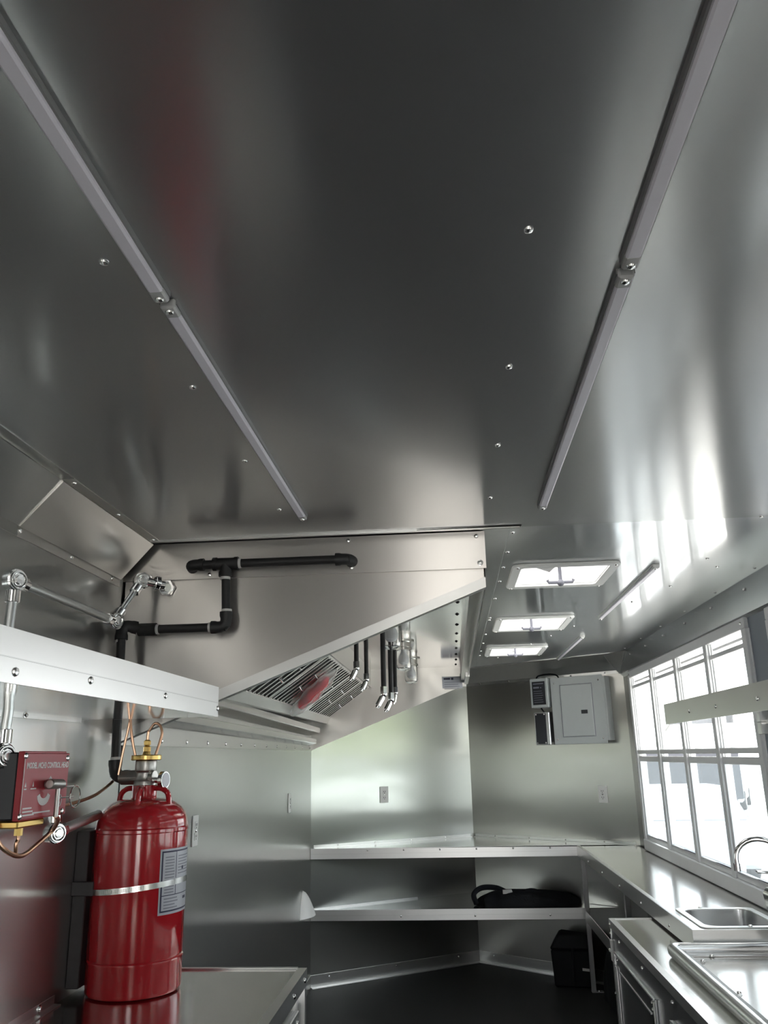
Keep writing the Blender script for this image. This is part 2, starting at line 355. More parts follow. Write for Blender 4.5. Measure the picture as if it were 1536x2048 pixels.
def baseboard(name, a, b):
    d = (Vector(b)-Vector(a)).normalized(); n = Vector((d.y, -d.x)); L = (Vector(b)-Vector(a)).length
    m = MB().prism([(0,-1.476),(.045,-1.476),(.045,-1.472),(.006,-1.470),(.006,-1.40),(0,-1.40)], 0, L, lambda u, v, w_: (a[0]+d.x*w_+n.x*u, a[1]+d.y*w_+n.y*u, v))
    o = struct(name, m, 'bright_aluminium')
    for k in range(3):
        q = Vector(a)+d*(L*(.1+.38*k))+n*.006
        rivet(o, (q.x, q.y, -1.42), None, rot=(PI/2, 0, math.atan2(n.x, -n.y)))
baseboard('baseboard_nose_left', NL, NA); baseboard('baseboard_nose_right', NA, NR)
struct('baseboard_left', MB().box(XL, XL+.006, 2.62, 6.1, -1.476, -1.40), 'bright_aluminium')

# ------------------------------------------------------------------ serving window (window_1) and the nearer window (window_2)
def bay_window(name, ys, z0, zm, z1, lower, upper, xf=1.195, depth=.05):
    wn = sempty(name); ya, yb = ys[0], ys[-1]; xo = xf+depth
    part('sill', MB().box(xf-.006, xo, ya-.02, yb+.02, z0, z0+.065), 'white_paint', wn, .003)
    part('head', MB().box(xf, xo, ya-.02, yb+.02, z1-.045, z1), 'white_paint', wn, .003)
    for k, y in enumerate(ys):
        w_ = .024
        part('jamb' if k in (0, len(ys)-1) else 'mullion', MB().box(xf, xo, y-w_, y+w_, z0+.065, z1-.045)
             .box(xf+.012, xo-.006, y-w_-.006, y+w_+.006, z0+.065, z1-.045).box(xf+.022, xo-.016, y-w_-.012, y+w_+.012, z0+.065, z1-.045), 'white_paint', wn, .002)
    for a, b_ in zip(ys[:-1], ys[1:]):
        a += .024; b_ -= .024
        part('middle_rail', MB().box(xf+.004, xo-.006, a, b_, zm-.012, zm+.012), 'white_paint', wn, .002)
        part('sash_rail', MB().box(xf+.010, xf+.030, a, b_, zm-.058, zm-.026), 'white_paint', wn, .002)
        part('sash_frame', MB().box(xf+.010, xf+.030, a, b_, z0+.065, z0+.094).box(xf+.010, xf+.030, a, a+.018, z0+.094, zm-.058).box(xf+.010, xf+.030, b_-.018, b_, z0+.094, zm-.058), 'white_paint', wn, .002)
        part('pane', MB().box(xf+.018, xf+.021, a+.016, b_-.016, z0+.092, zm-.056), lower, wn, smooth=False)
        part('upper_rail', MB().box(xf+.014, xf+.030, a, b_, z1-.115, z1-.095).box(xf+.030, xf+.042, a, b_, z1-.078, z1-.064), 'white_paint', wn, .002)
        part('pane', MB().box(xf+.022, xf+.025, a, b_, zm+.012, z1-.115), upper, wn, smooth=False)
    return wn
w1 = bay_window('window_1', [3.455, 4.0, 4.56, 5.13, 5.735], -.604, -.008, .512, 'pane_glass', 'pane_clear')
for y in (3.47, 5.70): rivet(w1, (1.195, y, .49), '-x')
bay_window('window_2', [1.27, 1.9, 2.55, 3.21], -.604, -.008, .512, 'pane_glass', 'pane_frosted', 1.205, .05)

# ------------------------------------------------------------------ LED bars on the ceiling
led0 = None
def led(name, x, y0, L, label, body='led_body', cap='led_cap'):
    global led0
    r = thing(name, label, 'light bar', (x, y0, ZC-.016), 'ceiling light bars')
    hw = .0105
    part('housing', MB().prism([(x-hw-.003,ZC),(x-hw-.003,ZC-.009),(x+hw+.003,ZC-.009),(x+hw+.003,ZC)], y0+.004, y0+L-.004), body, r)
    part('diffuser', MB().prism([(x-hw,ZC-.008),(x-hw,ZC-.014),(x-hw+.003,ZC-.016),(x+hw-.003,ZC-.016),(x+hw,ZC-.014),(x+hw,ZC-.008)], y0+.03, y0+L-.03), 'led_lens', r)
    for k, (a, b_) in enumerate(((y0, y0+.032), (y0+L-.032, y0+L))):
        c = part('end_cap', MB().box(x-hw-.001, x+hw+.001, a, b_, ZC-.0165, ZC), cap, r, .003)
        rivet(c, (x, a+.012 if k == 0 else b_-.012, ZC-.0165), '-z', name='screw')
led('led_bar', -.400, -.115, 1.165, 'grey light bar on ceiling in upper left corner of photo')
led('led_bar', -.397, 1.062, 1.165, 'grey light bar on ceiling pointing towards the hood pipe')
led('led_bar', .2765, -.125, 1.165, 'grey light bar on ceiling in upper right corner of photo')
led('led_bar', .2765, 1.056, 1.165, 'grey light bar on ceiling ending just before the roof vents')
led('led_bar', .782, 3.06, 1.22, 'light bar, pale with reflected light, beside the nearest roof vent', 'white_plastic', 'white_plastic')  # housing and caps whitened to carry the reflected light
led('led_bar', .795, 4.97, 1.19, 'short-looking light bar, pale with reflected light, beside the farthest roof vent', 'white_plastic', 'white_plastic')  # reflected light put into the colour of housing and caps

# ------------------------------------------------------------------ roof vents
def rrect(x0, x1, y0, y1, r, n=5):
    pts = []
    for cx, cy, a0 in ((x1-r,y1-r,0),(x0+r,y1-r,90),(x0+r,y0+r,180),(x1-r,y0+r,270)):
        for k in range(n+1):
            a = math.radians(a0+90*k/n); pts.append((cx+r*math.cos(a), cy+r*math.sin(a)))
    return pts
def ring(mb, outer, inner, z0, z1):
    n = len(outer); vs = [(x,y,z0) for x,y in outer]+[(x,y,z0) for x,y in inner]+[(x,y,z1) for x,y in outer]+[(x,y,z1) for x,y in inner]; fs = []
    for i in range(n):
        j = (i+1) % n; fs += [(i,j,n+j,n+i),(2*n+i,3*n+i,3*n+j,2*n+j),(i,2*n+i,2*n+j,j),(n+i,n+j,3*n+j,3*n+i)]
    return mb.add(vs, fs)
for (a, b_), lab in zip(vents, ('white framed roof vent nearest the camera, fan blade and crank showing', 'middle of the three white roof vents in the ceiling', 'farthest of the three white roof vents near the nose wall')):
    cx, cy = (VX[0]+VX[1])/2, (a+b_)/2
    r = thing('roof_vent', lab, 'roof vent', (cx, cy, ZC-.012), 'roof vents')
    part('frame', ring(MB(), rrect(VX[0], VX[1], a, b_, .035), rrect(VX[0]+.036, VX[1]-.036, a+.036, b_-.036, .02), ZC-.012, ZC-.0005), 'white_plastic', r, .003)
    part('collar', ring(MB(), rrect(VX[0]+.031, VX[1]-.031, a+.031, b_-.031, .02), rrect(VX[0]+.036, VX[1]-.036, a+.036, b_-.036, .02), ZC-.0005, ZC+.15), 'white_plastic', r)
    part('lid', MB().box(VX[0]+.03, VX[1]-.03, a+.03, b_-.03, ZC+.15, ZC+.156), 'vent_lid', r, .002)
    fan = part('fan_hub', MB().cyl((cx,cy,ZC+.035), (cx,cy,ZC+.075), .035, 20), 'fan_grey', r, .003)
    for k in range(4):
        an = k*PI/2+.35; ca, sa = math.cos(an), math.sin(an); f = lambda u, v, z: (cx+u*ca-v*sa, cy+u*sa+v*ca, z)
        part('blade', MB().hexa([f(.03,-.012,ZC+.046),f(.145,-.03,ZC+.040),f(.145,.03,ZC+.056),f(.03,.012,ZC+.054)], [f(.03,-.012,ZC+.049),f(.145,-.03,ZC+.043),f(.145,.03,ZC+.059),f(.03,.012,ZC+.057)]), 'fan_grey', fan)
    part('bracket', MB().box(VX[0]+.036, VX[1]-.036, cy-.01, cy+.01, ZC+.080, ZC+.086), 'white_plastic', r)
    kn = part('crank', MB().cyl((cx,cy,ZC-.03), (cx,cy,ZC+.05), .007, 10).tube([(cx-.05,cy,ZC-.022),(cx-.045,cy,ZC-.032),(cx+.045,cy,ZC-.032),(cx+.05,cy,ZC-.022)], .006, 8), 'label_grey_ink', r)
    part('knob', MB().ball((cx,cy,ZC-.034), .014, 6), 'label_grey_ink', kn)
    for sx in (-1, 1):
        for sy in (-1, 1): rivet(r, (cx+sx*.178, cy+sy*(b_-a-.036)/2, ZC-.012), '-z', name='screw')

# ------------------------------------------------------------------ exhaust hood
HY0, HY1, HXF = 2.50, 6.10, .122
hz = lambda x: .05+(x-XL)*(.49-.05)/(HXF-XL)
hood = thing('exhaust_hood', 'brushed stainless exhaust hood with slanted end panel under the ceiling', 'exhaust hood', ((XL+HXF)/2, (HY0+HY1)/2, .05))
prof = [(XL,.05),(HXF,.49),(HXF,ZC),(XL,ZC)]
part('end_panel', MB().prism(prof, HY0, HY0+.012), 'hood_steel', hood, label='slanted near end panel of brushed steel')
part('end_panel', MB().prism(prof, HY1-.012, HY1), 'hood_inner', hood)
part('edge_band', MB().prism([(XL,.05),(HXF,.49),(HXF,.522),(XL,.082)], HY0-.004, HY0).prism([(XL,.05),(HXF,.49),(HXF-.002,.494),(XL+.002,.054)], HY0, HY0+.03), 'trim_aluminium', hood)
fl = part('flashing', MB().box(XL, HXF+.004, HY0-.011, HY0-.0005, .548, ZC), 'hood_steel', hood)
for x, z_ in ((-.74,.56),(-.30,.652),(-.29,.565),(.10,.65),(-.93,.56)): rivet(fl, (x, HY0-.011, z_), '-y')
rivet(fl, (.108, HY0-.011, .565), '-y', True)
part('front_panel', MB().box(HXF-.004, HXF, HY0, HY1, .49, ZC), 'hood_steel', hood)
part('front_lip', MB().box(HXF-.045, HXF-.004, HY0+.012, HY1-.012, .515, .519).box(HXF-.045, HXF-.041, HY0+.012, HY1-.012, .519, .61), 'hood_inner', hood)
part('inner_top', MB().box(-.58, HXF-.004, HY0+.012, HY1-.012, .612, .616), 'hood_mirror', hood)
for k in range(11): inst('bolt', RVD, hood, Vector((.045, 2.8+.31*k, .612))-wloc(hood), ROT['-z'])
part('plenum', MB().prism([(-.585,.485),(-.575,.482),(-.575,.612),(-.585,.612)], HY0+.012, HY1-.012), 'hood_inner', hood)
part('back_panel', MB().box(XL, XL+.006, HY0, HY1, .05, ZC), 'hood_inner', hood)
part('back_flange', MB().box(XL+.006, XL+.010, HY0, HY1, .05, .10), 'hood_inner', hood)
for k in range(13): rivet(hood, (XL+.010, 2.62+.28*k, .068), 'x', True)
def sloped(z0, z1, x0, x1, hgt, ya=2.56, yb=5.95):
    return MB().hexa([(x0,ya,z0),(x1,ya,z0+.018),(x1,yb,z1+.018),(x0,yb,z1)], [(x0,ya,z0+hgt),(x1,ya,z0+hgt+.018),(x1,yb,z1+hgt+.018),(x0,yb,z1+hgt)])
part('grease_trough', sloped(.205,.150,-1.01,-.93,.035), 'filter_steel', hood, .002)
part('drip_rail', sloped(.118,.080,-1.01,-.955,.03), 'filter_steel', hood, .002)
fb, ft = Vector((-.89, 0, .272)), Vector((-.585, 0, .485))   # filter plane, bottom and top
part('filter_rail', MB().prism([(-.93,.235),(-.90,.235),(-.872,.278),(-.882,.285),(-.905,.262),(-.93,.262)], HY0+.012, HY1-.012), 'hood_inner', hood)
fd = (ft-fb); fl_len = fd.length; fd.normalize(); fnrm = Vector((fd.z, 0, -fd.x))      # outward normal: down and to the front
ang = math.atan2(fd.z, fd.x)
FW = .505
def fpt(u, v, n): return Vector((fb.x+fd.x*u+fnrm.x*n, v, fb.z+fd.z*u+fnrm.z*n))
def fbox(mb, u0, u1, v0, v1, n0, n1):
    return mb.hexa([fpt(u0,v0,n0),fpt(u1,v0,n0),fpt(u1,v1,n0),fpt(u0,v1,n0)], [fpt(u0,v0,n1),fpt(u1,v0,n1),fpt(u1,v1,n1),fpt(u0,v1,n1)])
fx = MB(); fbk = MB(); fbox(fbk, 0, fl_len, .003, FW-.003, -.032, -.029)  # fbk: sheet added behind the slats as painted gap shade
fbk_me = fbk.mesh('filter_gap_shade', tuple(fpt(0,0,0))); fbk_me.materials.append(MT['filter_gap_shade'])
for a in ((0, .018, .003, FW-.003), (fl_len-.018, fl_len, .003, FW-.003), (.018, fl_len-.018, .003, .02), (.018, fl_len-.018, FW-.02, FW-.003)): fbox(fx, *a, -.041, 0)
f_me = fx.mesh('baffle_filter', tuple(fpt(0,0,0)), .001); f_me.materials.append(MT['filter_steel'])
bx_ = MB().prism([(0,-.022),(.010,-.002),(.016,.002),(.040,.002),(.046,-.002),(.056,-.022),(.053,-.022),(.044,-.004),(.039,-.001),(.017,-.001),(.012,-.004),(.003,-.022)], .012, fl_len-.012,
                 lambda u, v, w_: fpt(w_, u, v)-fpt(0,0,0))
b_me = bx_.mesh('baffle'); b_me.materials.append(MT['filter_steel'])
hb = MB(); q = [fpt(.14,.225,.002),fpt(.14,.228,.022),fpt(.14,.275,.022),fpt(.14,.278,.002)]
h_me = hb.tube([p-fpt(0,0,0) for p in q], .0028, 6).mesh('handle'); h_me.materials.append(MT['chrome'])
for k in range(7):
    fo = inst('baffle_filter', f_me, hood, fpt(0, HY0+.02+k*.508, 0)-wloc(hood))
    inst('filter_gap_shade', fbk_me, fo)
    for j in range(6): inst('baffle', b_me, fo, (0, .020+.0822*j, 0))
    for u in (0, .10): inst('handle', h_me, fo, Vector((fd.x*u, 0, fd.z*u)))
# stickers on the inside of the far end panel
def sticker(x0, x1, z0, z1):
    s_ = part('sticker', MB().box(x0, x1, HY1-.0135, HY1-.012, z0, z1), 'label_paper', hood, label='white printed rating label')
    part('print', MB().box(x0+.012, x0+.058, HY1-.0142, HY1-.0133, z1-.022, z1-.010).box(x0+.066, x0+.082, HY1-.0142, HY1-.0133, z1-.024, z1-.008), 'label_ink', s_)
    m = MB()
    for k in range(4): m.box(x0+.015, x1-.02-.01*(k % 2), HY1-.0142, HY1-.0133, z1-.042-.016*k, z1-.038-.016*k)
    part('small_print', m, 'label_grey_ink', s_)
sticker(-.058, .088, .462, .545)
part('corner_bracket', MB().box(HXF-.05, HXF-.006, HY1-.05, HY1-.012, .50, .56), 'led_cap', hood, .002)
part('corner_flange', MB().box(HXF-.02, HXF+.006, HY1-.62, HY1-.012, .488, .60), 'bright_aluminium', hood)

# ------------------------------------------------------------------ lamps under the hood
for (y, lab) in ((3.62, 'glass jar lamp under the hood, nearest and half hidden by the hood edge'), (4.58, 'glass jar lamp under the hood, middle one of the row of three'), (5.43, 'glass jar lamp under the hood, farthest and lowest in the photo')):
    x = -.25; zt = .612
    r = thing('hood_lamp', lab, 'lamp', (x, y, zt), 'jar lamps under the hood')
    part('base', MB().lathe((x,y,zt), [(.06,0),(.06,-.006),(.042,-.010),(.040,-.035),(.046,-.038),(.046,-.052),(.038,-.054)], 24), 'filter_steel', r)
    part('jar', MB().lathe((x,y,zt), [(.036,-.050),(.041,-.060),(.042,-.135),(.038,-.152),(.022,-.163),(1e-6,-.166),(1e-6,-.160),(.020,-.157),(.034,-.148),(.038,-.133),(.037,-.062),(.033,-.050)], 28), 'jar_glass', r)
    part('bulb', MB().lathe((x,y,zt), [(.013,-.045),(.014,-.062),(.027,-.085),(.031,-.100),(.028,-.118),(.016,-.129),(1e-6,-.132)], 20), 'bulb_glass', r)

# ------------------------------------------------------------------ suppression nozzles
def nozzle(x, y, zt, lean, lab):
    r = thing('nozzle_drop', lab, 'nozzle', (x, y, zt), 'suppression nozzles under the hood')
    zp = zt+.075
    part('drop_pipe', MB().cyl((x,y,zp), (x,y,.612), .0105, 12), 'black_iron', r)
    part('swivel', MB().cyl((x,y,zp-.022), (x,y,zp+.004), .0145, 6).ball((x,y,zp-.024), .0135, 6), 'chrome', r)
    a = Vector((x, y, zp-.026)); d = Vector((lean[0], lean[1], -1)).normalized()
    part('tip', MB().tube([a, a+d*.012, a+d*.013, a+d*.048, a+d*.049, a+d*.058], [.009,.009,.012,.012,.008,.007], 12), 'chrome', r)
nozzle(-.405, 3.62, .322, (-.5,-.1), 'chrome suppression nozzle on black pipe closest to the filters')
nozzle(-.405, 4.05, .310, (-.45,-.1), 'second chrome nozzle on black pipe, right of the one by the filters')
nozzle(-.262, 3.30, .185, (-.55,-.1), 'long black nozzle drop hanging left below the jar lamps')
nozzle(-.262, 3.70, .190, (-.5,-.1), 'long black nozzle drop hanging lowest below the jar lamps')
nozzle(-.285, 4.35, .265, (-.2,-.1), 'black nozzle drop with chrome swivel behind the two long ones')

# ------------------------------------------------------------------ bag on the filter
bag = thing('plastic_bag', 'red cloth in a clear plastic bag hanging on the hood filters', 'bag', tuple(fpt(.03, 4.55, .04)))
def bagfn(sc_, lump):
    def fn(u, v):
        a = 2*PI*u; t_ = v*PI; s1 = math.sin(t_)
        uu = .16-math.cos(t_)*.155*sc_; vv = 4.50-(uu-.16)*.95+math.cos(a)*s1*(.125*sc_)*(1+.25*math.cos(t_))
        n_ = .034+math.sin(a)*s1*.028*sc_+lump*math.sin(43*uu+19*vv)*math.sin(37*vv)*s1
        return fpt(uu, vv, n_)
    return fn
part('cloth', MB().grid(bagfn(.80, .016), 28, 18), 'red_cloth', bag)
part('film', MB().grid(bagfn(1.22, .010), 32, 18), 'poly_bag', bag)

# ------------------------------------------------------------------ black suppression pipe on the hood end
pr = .0132; PY = HY0-.045
pipe = thing('suppression_pipe', 'black iron pipe running up from the red tank and along the hood', 'pipe', (-.965, 2.40, -.05))
def seg(a, b_): part('pipe_length', MB().cyl(a, b_, pr, 14), 'black_iron', pipe)
def elbow(a, c, b_):
    a, c, b_ = Vector(a), Vector(c), Vector(b_); d1 = (a-c).normalized(); d2 = (b_-c).normalized(); L = .034; pts = [c+d1*(L+.012), c+d1*L]
    for k in range(7):
        t_ = k/6; pts.append((1-t_)**2*(c+d1*.026)+2*t_*(1-t_)*c+t_*t_*(c+d2*.026))
    pts += [c+d2*L, c+d2*(L+.012)]
    part('elbow', MB().tube(pts, [.0195,.0195]+[.0175]*7+[.0195,.0195], 14), 'black_iron', pipe)
def band(p, d):
    d = Vector(d).normalized(); p = Vector(p); part('thread_tape', MB().cyl(p-d*.004, p+d*.004, .0155, 14), 'white_tape', pipe)
def tee(c, d, b_):
    c = Vector(c); d = Vector(d); b_ = Vector(b_)
    part('tee', MB().cyl(c-d*.036, c+d*.036, .0185, 14).cyl(c-d*.04, c-d*.028, .021, 14).cyl(c+d*.028, c+d*.04, .021, 14).cyl(c, c+b_*.036, .0185, 14).cyl(c+b_*.026, c+b_*.04, .021, 14), 'black_iron', pipe)
P0 = Vector((-.965, 2.395, -.040)); P1 = Vector((-.985, 2.42, .400)); P2 = Vector((-.925, PY, .388)); P3 = Vector((-.672, PY, .388)); P4 = Vector((-.680, PY, .585))
P5 = Vector((-.795, PY, .585)); P6 = Vector((-.29, PY, .585))
seg(P0, P1); seg(P1, P2); seg(P2, P3); seg(P3, P4); seg(P5, P6)
elbow(P0+Vector((.1,-.02,0)), P0, P1); elbow(P0, P1, P2); elbow(P2, P3, P4); elbow(P6, P5, P5+Vector((0,1,0))); elbow(P5, P6, P6+Vector((0,1,0)))
part('coupling', MB().cyl(P2-Vector((.02,0,0)), P2+Vector((.035,0,0)), .0195, 14), 'black_iron', pipe)
tee(P4, Vector((1,0,0)), Vector((0,0,-1)))
band(P0+Vector((0,0,.05)), P1-P0); band(P1-Vector((0,0,.05)), P1-P0); band(P2+Vector((.04,0,0)), (1,0,0)); band(P2-Vector((.024,0,0)), (1,0,0)); band(P3-Vector((.05,0,0)), (1,0,0))
band(P3+Vector((0,0,.05)), (0,0,1)); band(P4-Vector((0,0,.046)), (0,0,1)); band(P4+Vector((.045,0,0)), (1,0,0))

# ------------------------------------------------------------------ galvanised conduit with corner pulleys
def pulley(parent, c, ax, r=.026):
    c = Vector(c); ax = Vector(ax).normalized()
    p = part('corner_pulley', MB().cyl(c-ax*.013, c+ax*.013, r, 20), 'chrome', parent, .003)
    for s_ in (1,):
        part('pulley_cover', MB().tube([c+ax*.013, c+ax*.017, c+ax*.0172, c+ax*.0172, c+ax*.020, c+ax*.0205], [r*.86, r*.8, r*.6, r*.45, r*.36, .002], 20), 'rivet_metal', p)
        m = MB(); ref = Vector((0,0,1)) if abs(ax.z) < .9 else Vector((1,0,0)); u = ax.cross(ref).normalized(); v = ax.cross(u)
        m.tube([c+ax*.017+(u*math.cos(2*PI*k/20)+v*math.sin(2*PI*k/20))*r*.62 for k in range(21)], .0022, 6, False)
        part('pulley_ring', m, 'chrome', p)
def nut(parent, a, b_, r=.0165): part('connector', MB().cyl(a, b_, r, 6), 'chrome', parent, .001)
cdt = thing('conduit', 'galvanised cable conduit with corner pulleys above and behind the shelf', 'conduit', (-.97, 1.75, .03))
C0 = Vector((-.955, 1.752, .018)); C1 = Vector((-.975, 1.762, .40)); C2 = Vector((-.975, 2.335, .398)); C3 = Vector((-.935, 2.43, .535))
part('tube', MB().tube(smooth_path([C0+Vector((0,0,.05)), C0+Vector((0,.002,.12)), C1-Vector((0,.004,.2)), C1-Vector((0,0,.03))], 6), .0115, 14), 'galvanised', cdt)
part('tube', MB().cyl(C1+Vector((0,.03,0)), C2-Vector((0,.025,0)), .0115, 14), 'galvanised', cdt)
part('tube', MB().cyl(C2+(C3-C2)*.2, C3-(C3-C2)*.22, .0095, 14), 'galvanised', cdt)
for c in (C0, C1, C2): pulley(cdt, c, (1, -.45, 0))
pulley(cdt, C3, (.6, -.8, 0))
nut(cdt, C0+Vector((0,0,.026)), C0+Vector((0,0,.055))); nut(cdt, C1-Vector((0,0,.05)), C1-Vector((0,0,.022))); nut(cdt, C1+Vector((0,.022,0)), C1+Vector((0,.05,0)))
nut(cdt, C2-Vector((0,.05,0)), C2-Vector((0,.022,0))); nut(cdt, C2+(C3-C2)*.12, C2+(C3-C2)*.26); nut(cdt, C3-(C3-C2)*.30, C3-(C3-C2)*.14)
part('hood_fitting', MB().cyl(C3+Vector((.015,.0,-.002)), C3+Vector((.06,.035,-.01)), .014, 14).cyl(C3+Vector((.035,.014,-.005)), C3+Vector((.046,.024,-.007)), .024, 6).cyl((C3.x+.06,HY0-.02,C3.z-.012), (C3.x+.06,HY0-.005,C3.z-.012), .026, 6), 'chrome', cdt, .001)
part('box_fitting', MB().cyl(C0+Vector((.0,.03,-.012)), C0+Vector((.0,.012,-.010)), .017, 14).cyl(C0+Vector((0,.0,-.008)), C0+Vector((0,.02,-.01)), .021, 14), 'chrome', cdt, .001)
cd2 = thing('conduit', 'short galvanised conduit with pulley between control box and red tank', 'conduit', (-.965, 2.0, -.16))
D0 = Vector((-.935, 1.985, -.155)); D1 = Vector((-.965, 2.30, -.135))
pulley(cd2, D0, (.8, -.5, 0), .024); part('tube', MB().cyl(D0+(D1-D0)*.12, D1, .0125, 14), 'galvanised', cd2)
nut(cd2, D0+Vector((0,-.004,.024)), D0+Vector((0,-.006,.062)), .015)
part('tube', MB().cyl(D0+(D1-D0)*.06, D0+(D1-D0)*.16, .017, 10), 'chrome', cd2)

# ------------------------------------------------------------------ red control box
BX, BY0, BY1, BZ0, BZ1 = -.90, 1.712, 1.955, -.113, .027
cb = thing('control_box', 'red fire suppression control box with white lettering on the wall', 'control box', (-.96, 1.83, BZ0))
part('housing', MB().box(XL, BX-.016, BY0+.034, BY1-.012, BZ0+.002, BZ1-.002), 'panel_black', cb, .003)
cv_ = part('cover', MB().box(BX-.016, BX-.002, BY0+.033, BY1-.012, BZ0, BZ1).box(BX-.004, BX, BY0+.033, BY1, BZ0+.002, BZ1-.004), 'red_box_paint', cb, .0015)
part('edge_highlight', MB().box(BX-.0005, BX+.0006, BY0+.0332, BY0+.0345, BZ0+.003, BZ1-.005), 'print_highlight_white', cv_)  # corner highlight painted as a thin white strip
text('MODEL MCH3 CONTROL HEAD', .0172, 'print_highlight_white', cv_, (BX+.0002, BY0+.044, -.0085), (0,1,0), (0,0,1), bold=.0005, sx=.79)
m = MB()
for k in range(3): m.box(BX, BX+.0006, BY0+.042, BY0+.080+.006*k, -.0905-.0068*k, -.0875-.0068*k)
m.box(BX, BX+.0006, BY0+.085, BY0+.165, -.1015, -.0985).box(BX, BX+.0006, BY0+.068, BY0+.092, -.0515, -.0490).box(BX, BX+.0006, BY0+.040, BY0+.050, -.0515, -.0490)
part('small_print', m, 'print_highlight_white', cv_)
m = MB()
for yy in (BY0+.045, BY0+.078): m.prism([(yy-.003,-.046),(yy+.003,-.046),(yy,-.036)], BX, BX+.0006, lambda u, v, w_: (w_, u, v))
arc = [(BY0+.130+.030*math.cos(a), -.063+.024*math.sin(a)) for a in [PI+.15+k*(PI-.3)/10 for k in range(11)]]+[(BY0+.130+.018*math.cos(a), -.060+.012*math.sin(a)) for a in [2*PI-.15-k*(PI-.3)/10 for k in range(11)]]
part('pointer', m, 'print_highlight_white', cv_); m = MB().prism(arc, BX, BX+.0006, lambda u, v, w_: (w_, u, v)); part('dial_mark', m, 'print_highlight_white', cv_); m = MB()
m.prism([(BY0+.145,-.034),(BY0+.165,-.034),(BY0+.155,-.026)], BX, BX+.0006, lambda u, v, w_: (w_, u, v))
rg = [(BX+.0006, BY0+.205+.011*math.cos(2*PI*k/20), -.080+.0135*math.sin(2*PI*k/20)) for k in range(21)]
m.tube(rg, .0012, 5, False).tube([(BX+.0006,BY0+.199,-.072),(BX+.0006,BY0+.211,-.088)], .001, 5)
part('warning_symbol', m, 'print_highlight_white', cv_)
bp = part('brass_plate', MB().box(BX-.06, BX-.006, 1.752, 1.868, BZ0-.015, BZ0), 'brass', cb, .003)
part('brass_fitting', MB().cyl((BX-.03,1.805,BZ0-.032), (BX-.03,1.805,BZ0-.014), .0085, 6), 'brass', bp)
vs_ = part('pull_valve', MB().cyl((BX+.022,BY0+.108,-.042), (BX+.022,BY0+.168,-.044), .0105, 16).cyl((BX,BY0+.135,-.043), (BX+.022,BY0+.135,-.043), .010, 12), 'cast_valve', cb, .002)
part('valve_stem', MB().cyl((BX+.022,BY0+.150,-.112), (BX+.022,BY0+.150,-.046), .0052, 12), 'cast_valve', vs_)
q = Vector((BX+.026, BY0+.232, -.073))
part('pull_ring', MB().tube([q+Vector((0, .026*math.cos(2*PI*k/24), .024*math.sin(2*PI*k/24))) for k in range(25)], .0018, 6, False).tube([(BX+.022,BY0+.155,-.050),(BX+.026,BY0+.236,-.050)], .0016, 6).tube([(BX+.022,BY0+.165,-.073),(BX+.026,BY0+.222,-.073)], .0016, 6), 'chrome', vs_)
for yy, zz in ((BY0+.035,.017),(BY1-.012,.012),(BY0+.032,-.104),(BY1-.02,-.104)): rivet(cv_, (BX, yy, zz), 'x', name='screw')
def copper(lab, pts, r=.0042, n=8):
    return single('copper_tube', MB().tube(smooth_path(pts, n), r, 10), 'copper', lab, 'tube', 'copper tubes')
copper('copper tube dropping from the brass plate under the control box', [(BX-.03,1.805,BZ0-.031),(BX-.03,1.806,BZ0-.040),(BX-.031,1.802,-.162),(-.932,1.806,-.180)])
copper('dark copper tube looping in a U under the control box', [(-.95,1.745,-.115),(-.94,1.742,-.150),(-.93,1.775,-.176),(-.93,1.83,-.187),(-.93,1.892,-.172),(-.915,1.93,-.145),(-.89,1.90,-.122),(BX+.022,BY0+.150,-.110)], .005)
copper('copper tube curving along the wall from control box up to black pipe', [(-.965,BY1-.012,-.092),(-.970,2.06,-.100),(-.975,2.17,-.097),(-.975,2.28,-.086),(-.972,2.35,-.068),(-.968,2.39,-.052)])

# ------------------------------------------------------------------ red tank
TX, TY, TR, TZ = -.868, 2.375, .1235, -.576
tank = thing('suppression_tank', 'tall glossy red fire suppression tank standing on the steel counter', 'tank', (TX, TY, TZ))
prof = [(.112,0),(TR-.003,.004),(TR,.012),(TR,.075),(TR+.0015,.078),(TR+.0015,.083),(TR-.002,.086),(TR,.090),(TR,.392),(TR+.002,.395),(TR+.002,.402),(TR-.001,.406)]
for k in range(1, 13):
    a = k/12*PI/2; prof.append((.036+(TR-.037)*math.cos(a)**.85 if k < 12 else .036, .406+.072*math.sin(a)))
prof += [(.034,.482),(.034,.512),(.030,.514)]
part('body', MB().lathe((TX,TY,TZ), prof, 56), 'red_paint', tank)
def lug(dx, dy):
    c = Vector((TX,TY,TZ)); d = Vector((dx,dy,0)).normalized()
    part('guard_loop', MB().tube(smooth_path([c+d*.034+Vector((0,0,.505)), c+d*.060+Vector((0,0,.503)), c+d*.080+Vector((0,0,.488)), c+d*.086+Vector((0,0,.448))], 6), .0075, 10), 'red_paint', tank)
lug(.95, -.3); lug(-.95, .3); lug(.15, -.98)
zv = TZ+.512
vb = part('valve', MB().lathe((TX,TY,zv), [(.031,0),(.031,.012),(.026,.016),(.024,.035),(.030,.040),(.030,.066),(.026,.070)], 24).cyl((TX-.075,TY+.012,zv+.022), (TX+.03,TY-.006,zv+.022), .0185, 16).cyl((TX-.07,TY+.012,zv+.022), (TX-.015,TY+.004,zv+.022), .0225, 6), 'cast_valve', tank, .001)
part('valve_cap', MB().lathe((TX,TY,zv), [(.040,.068),(.042,.070),(.042,.080),(.040,.082),(.012,.083),(.010,.090)], 24), 'brass', vb)
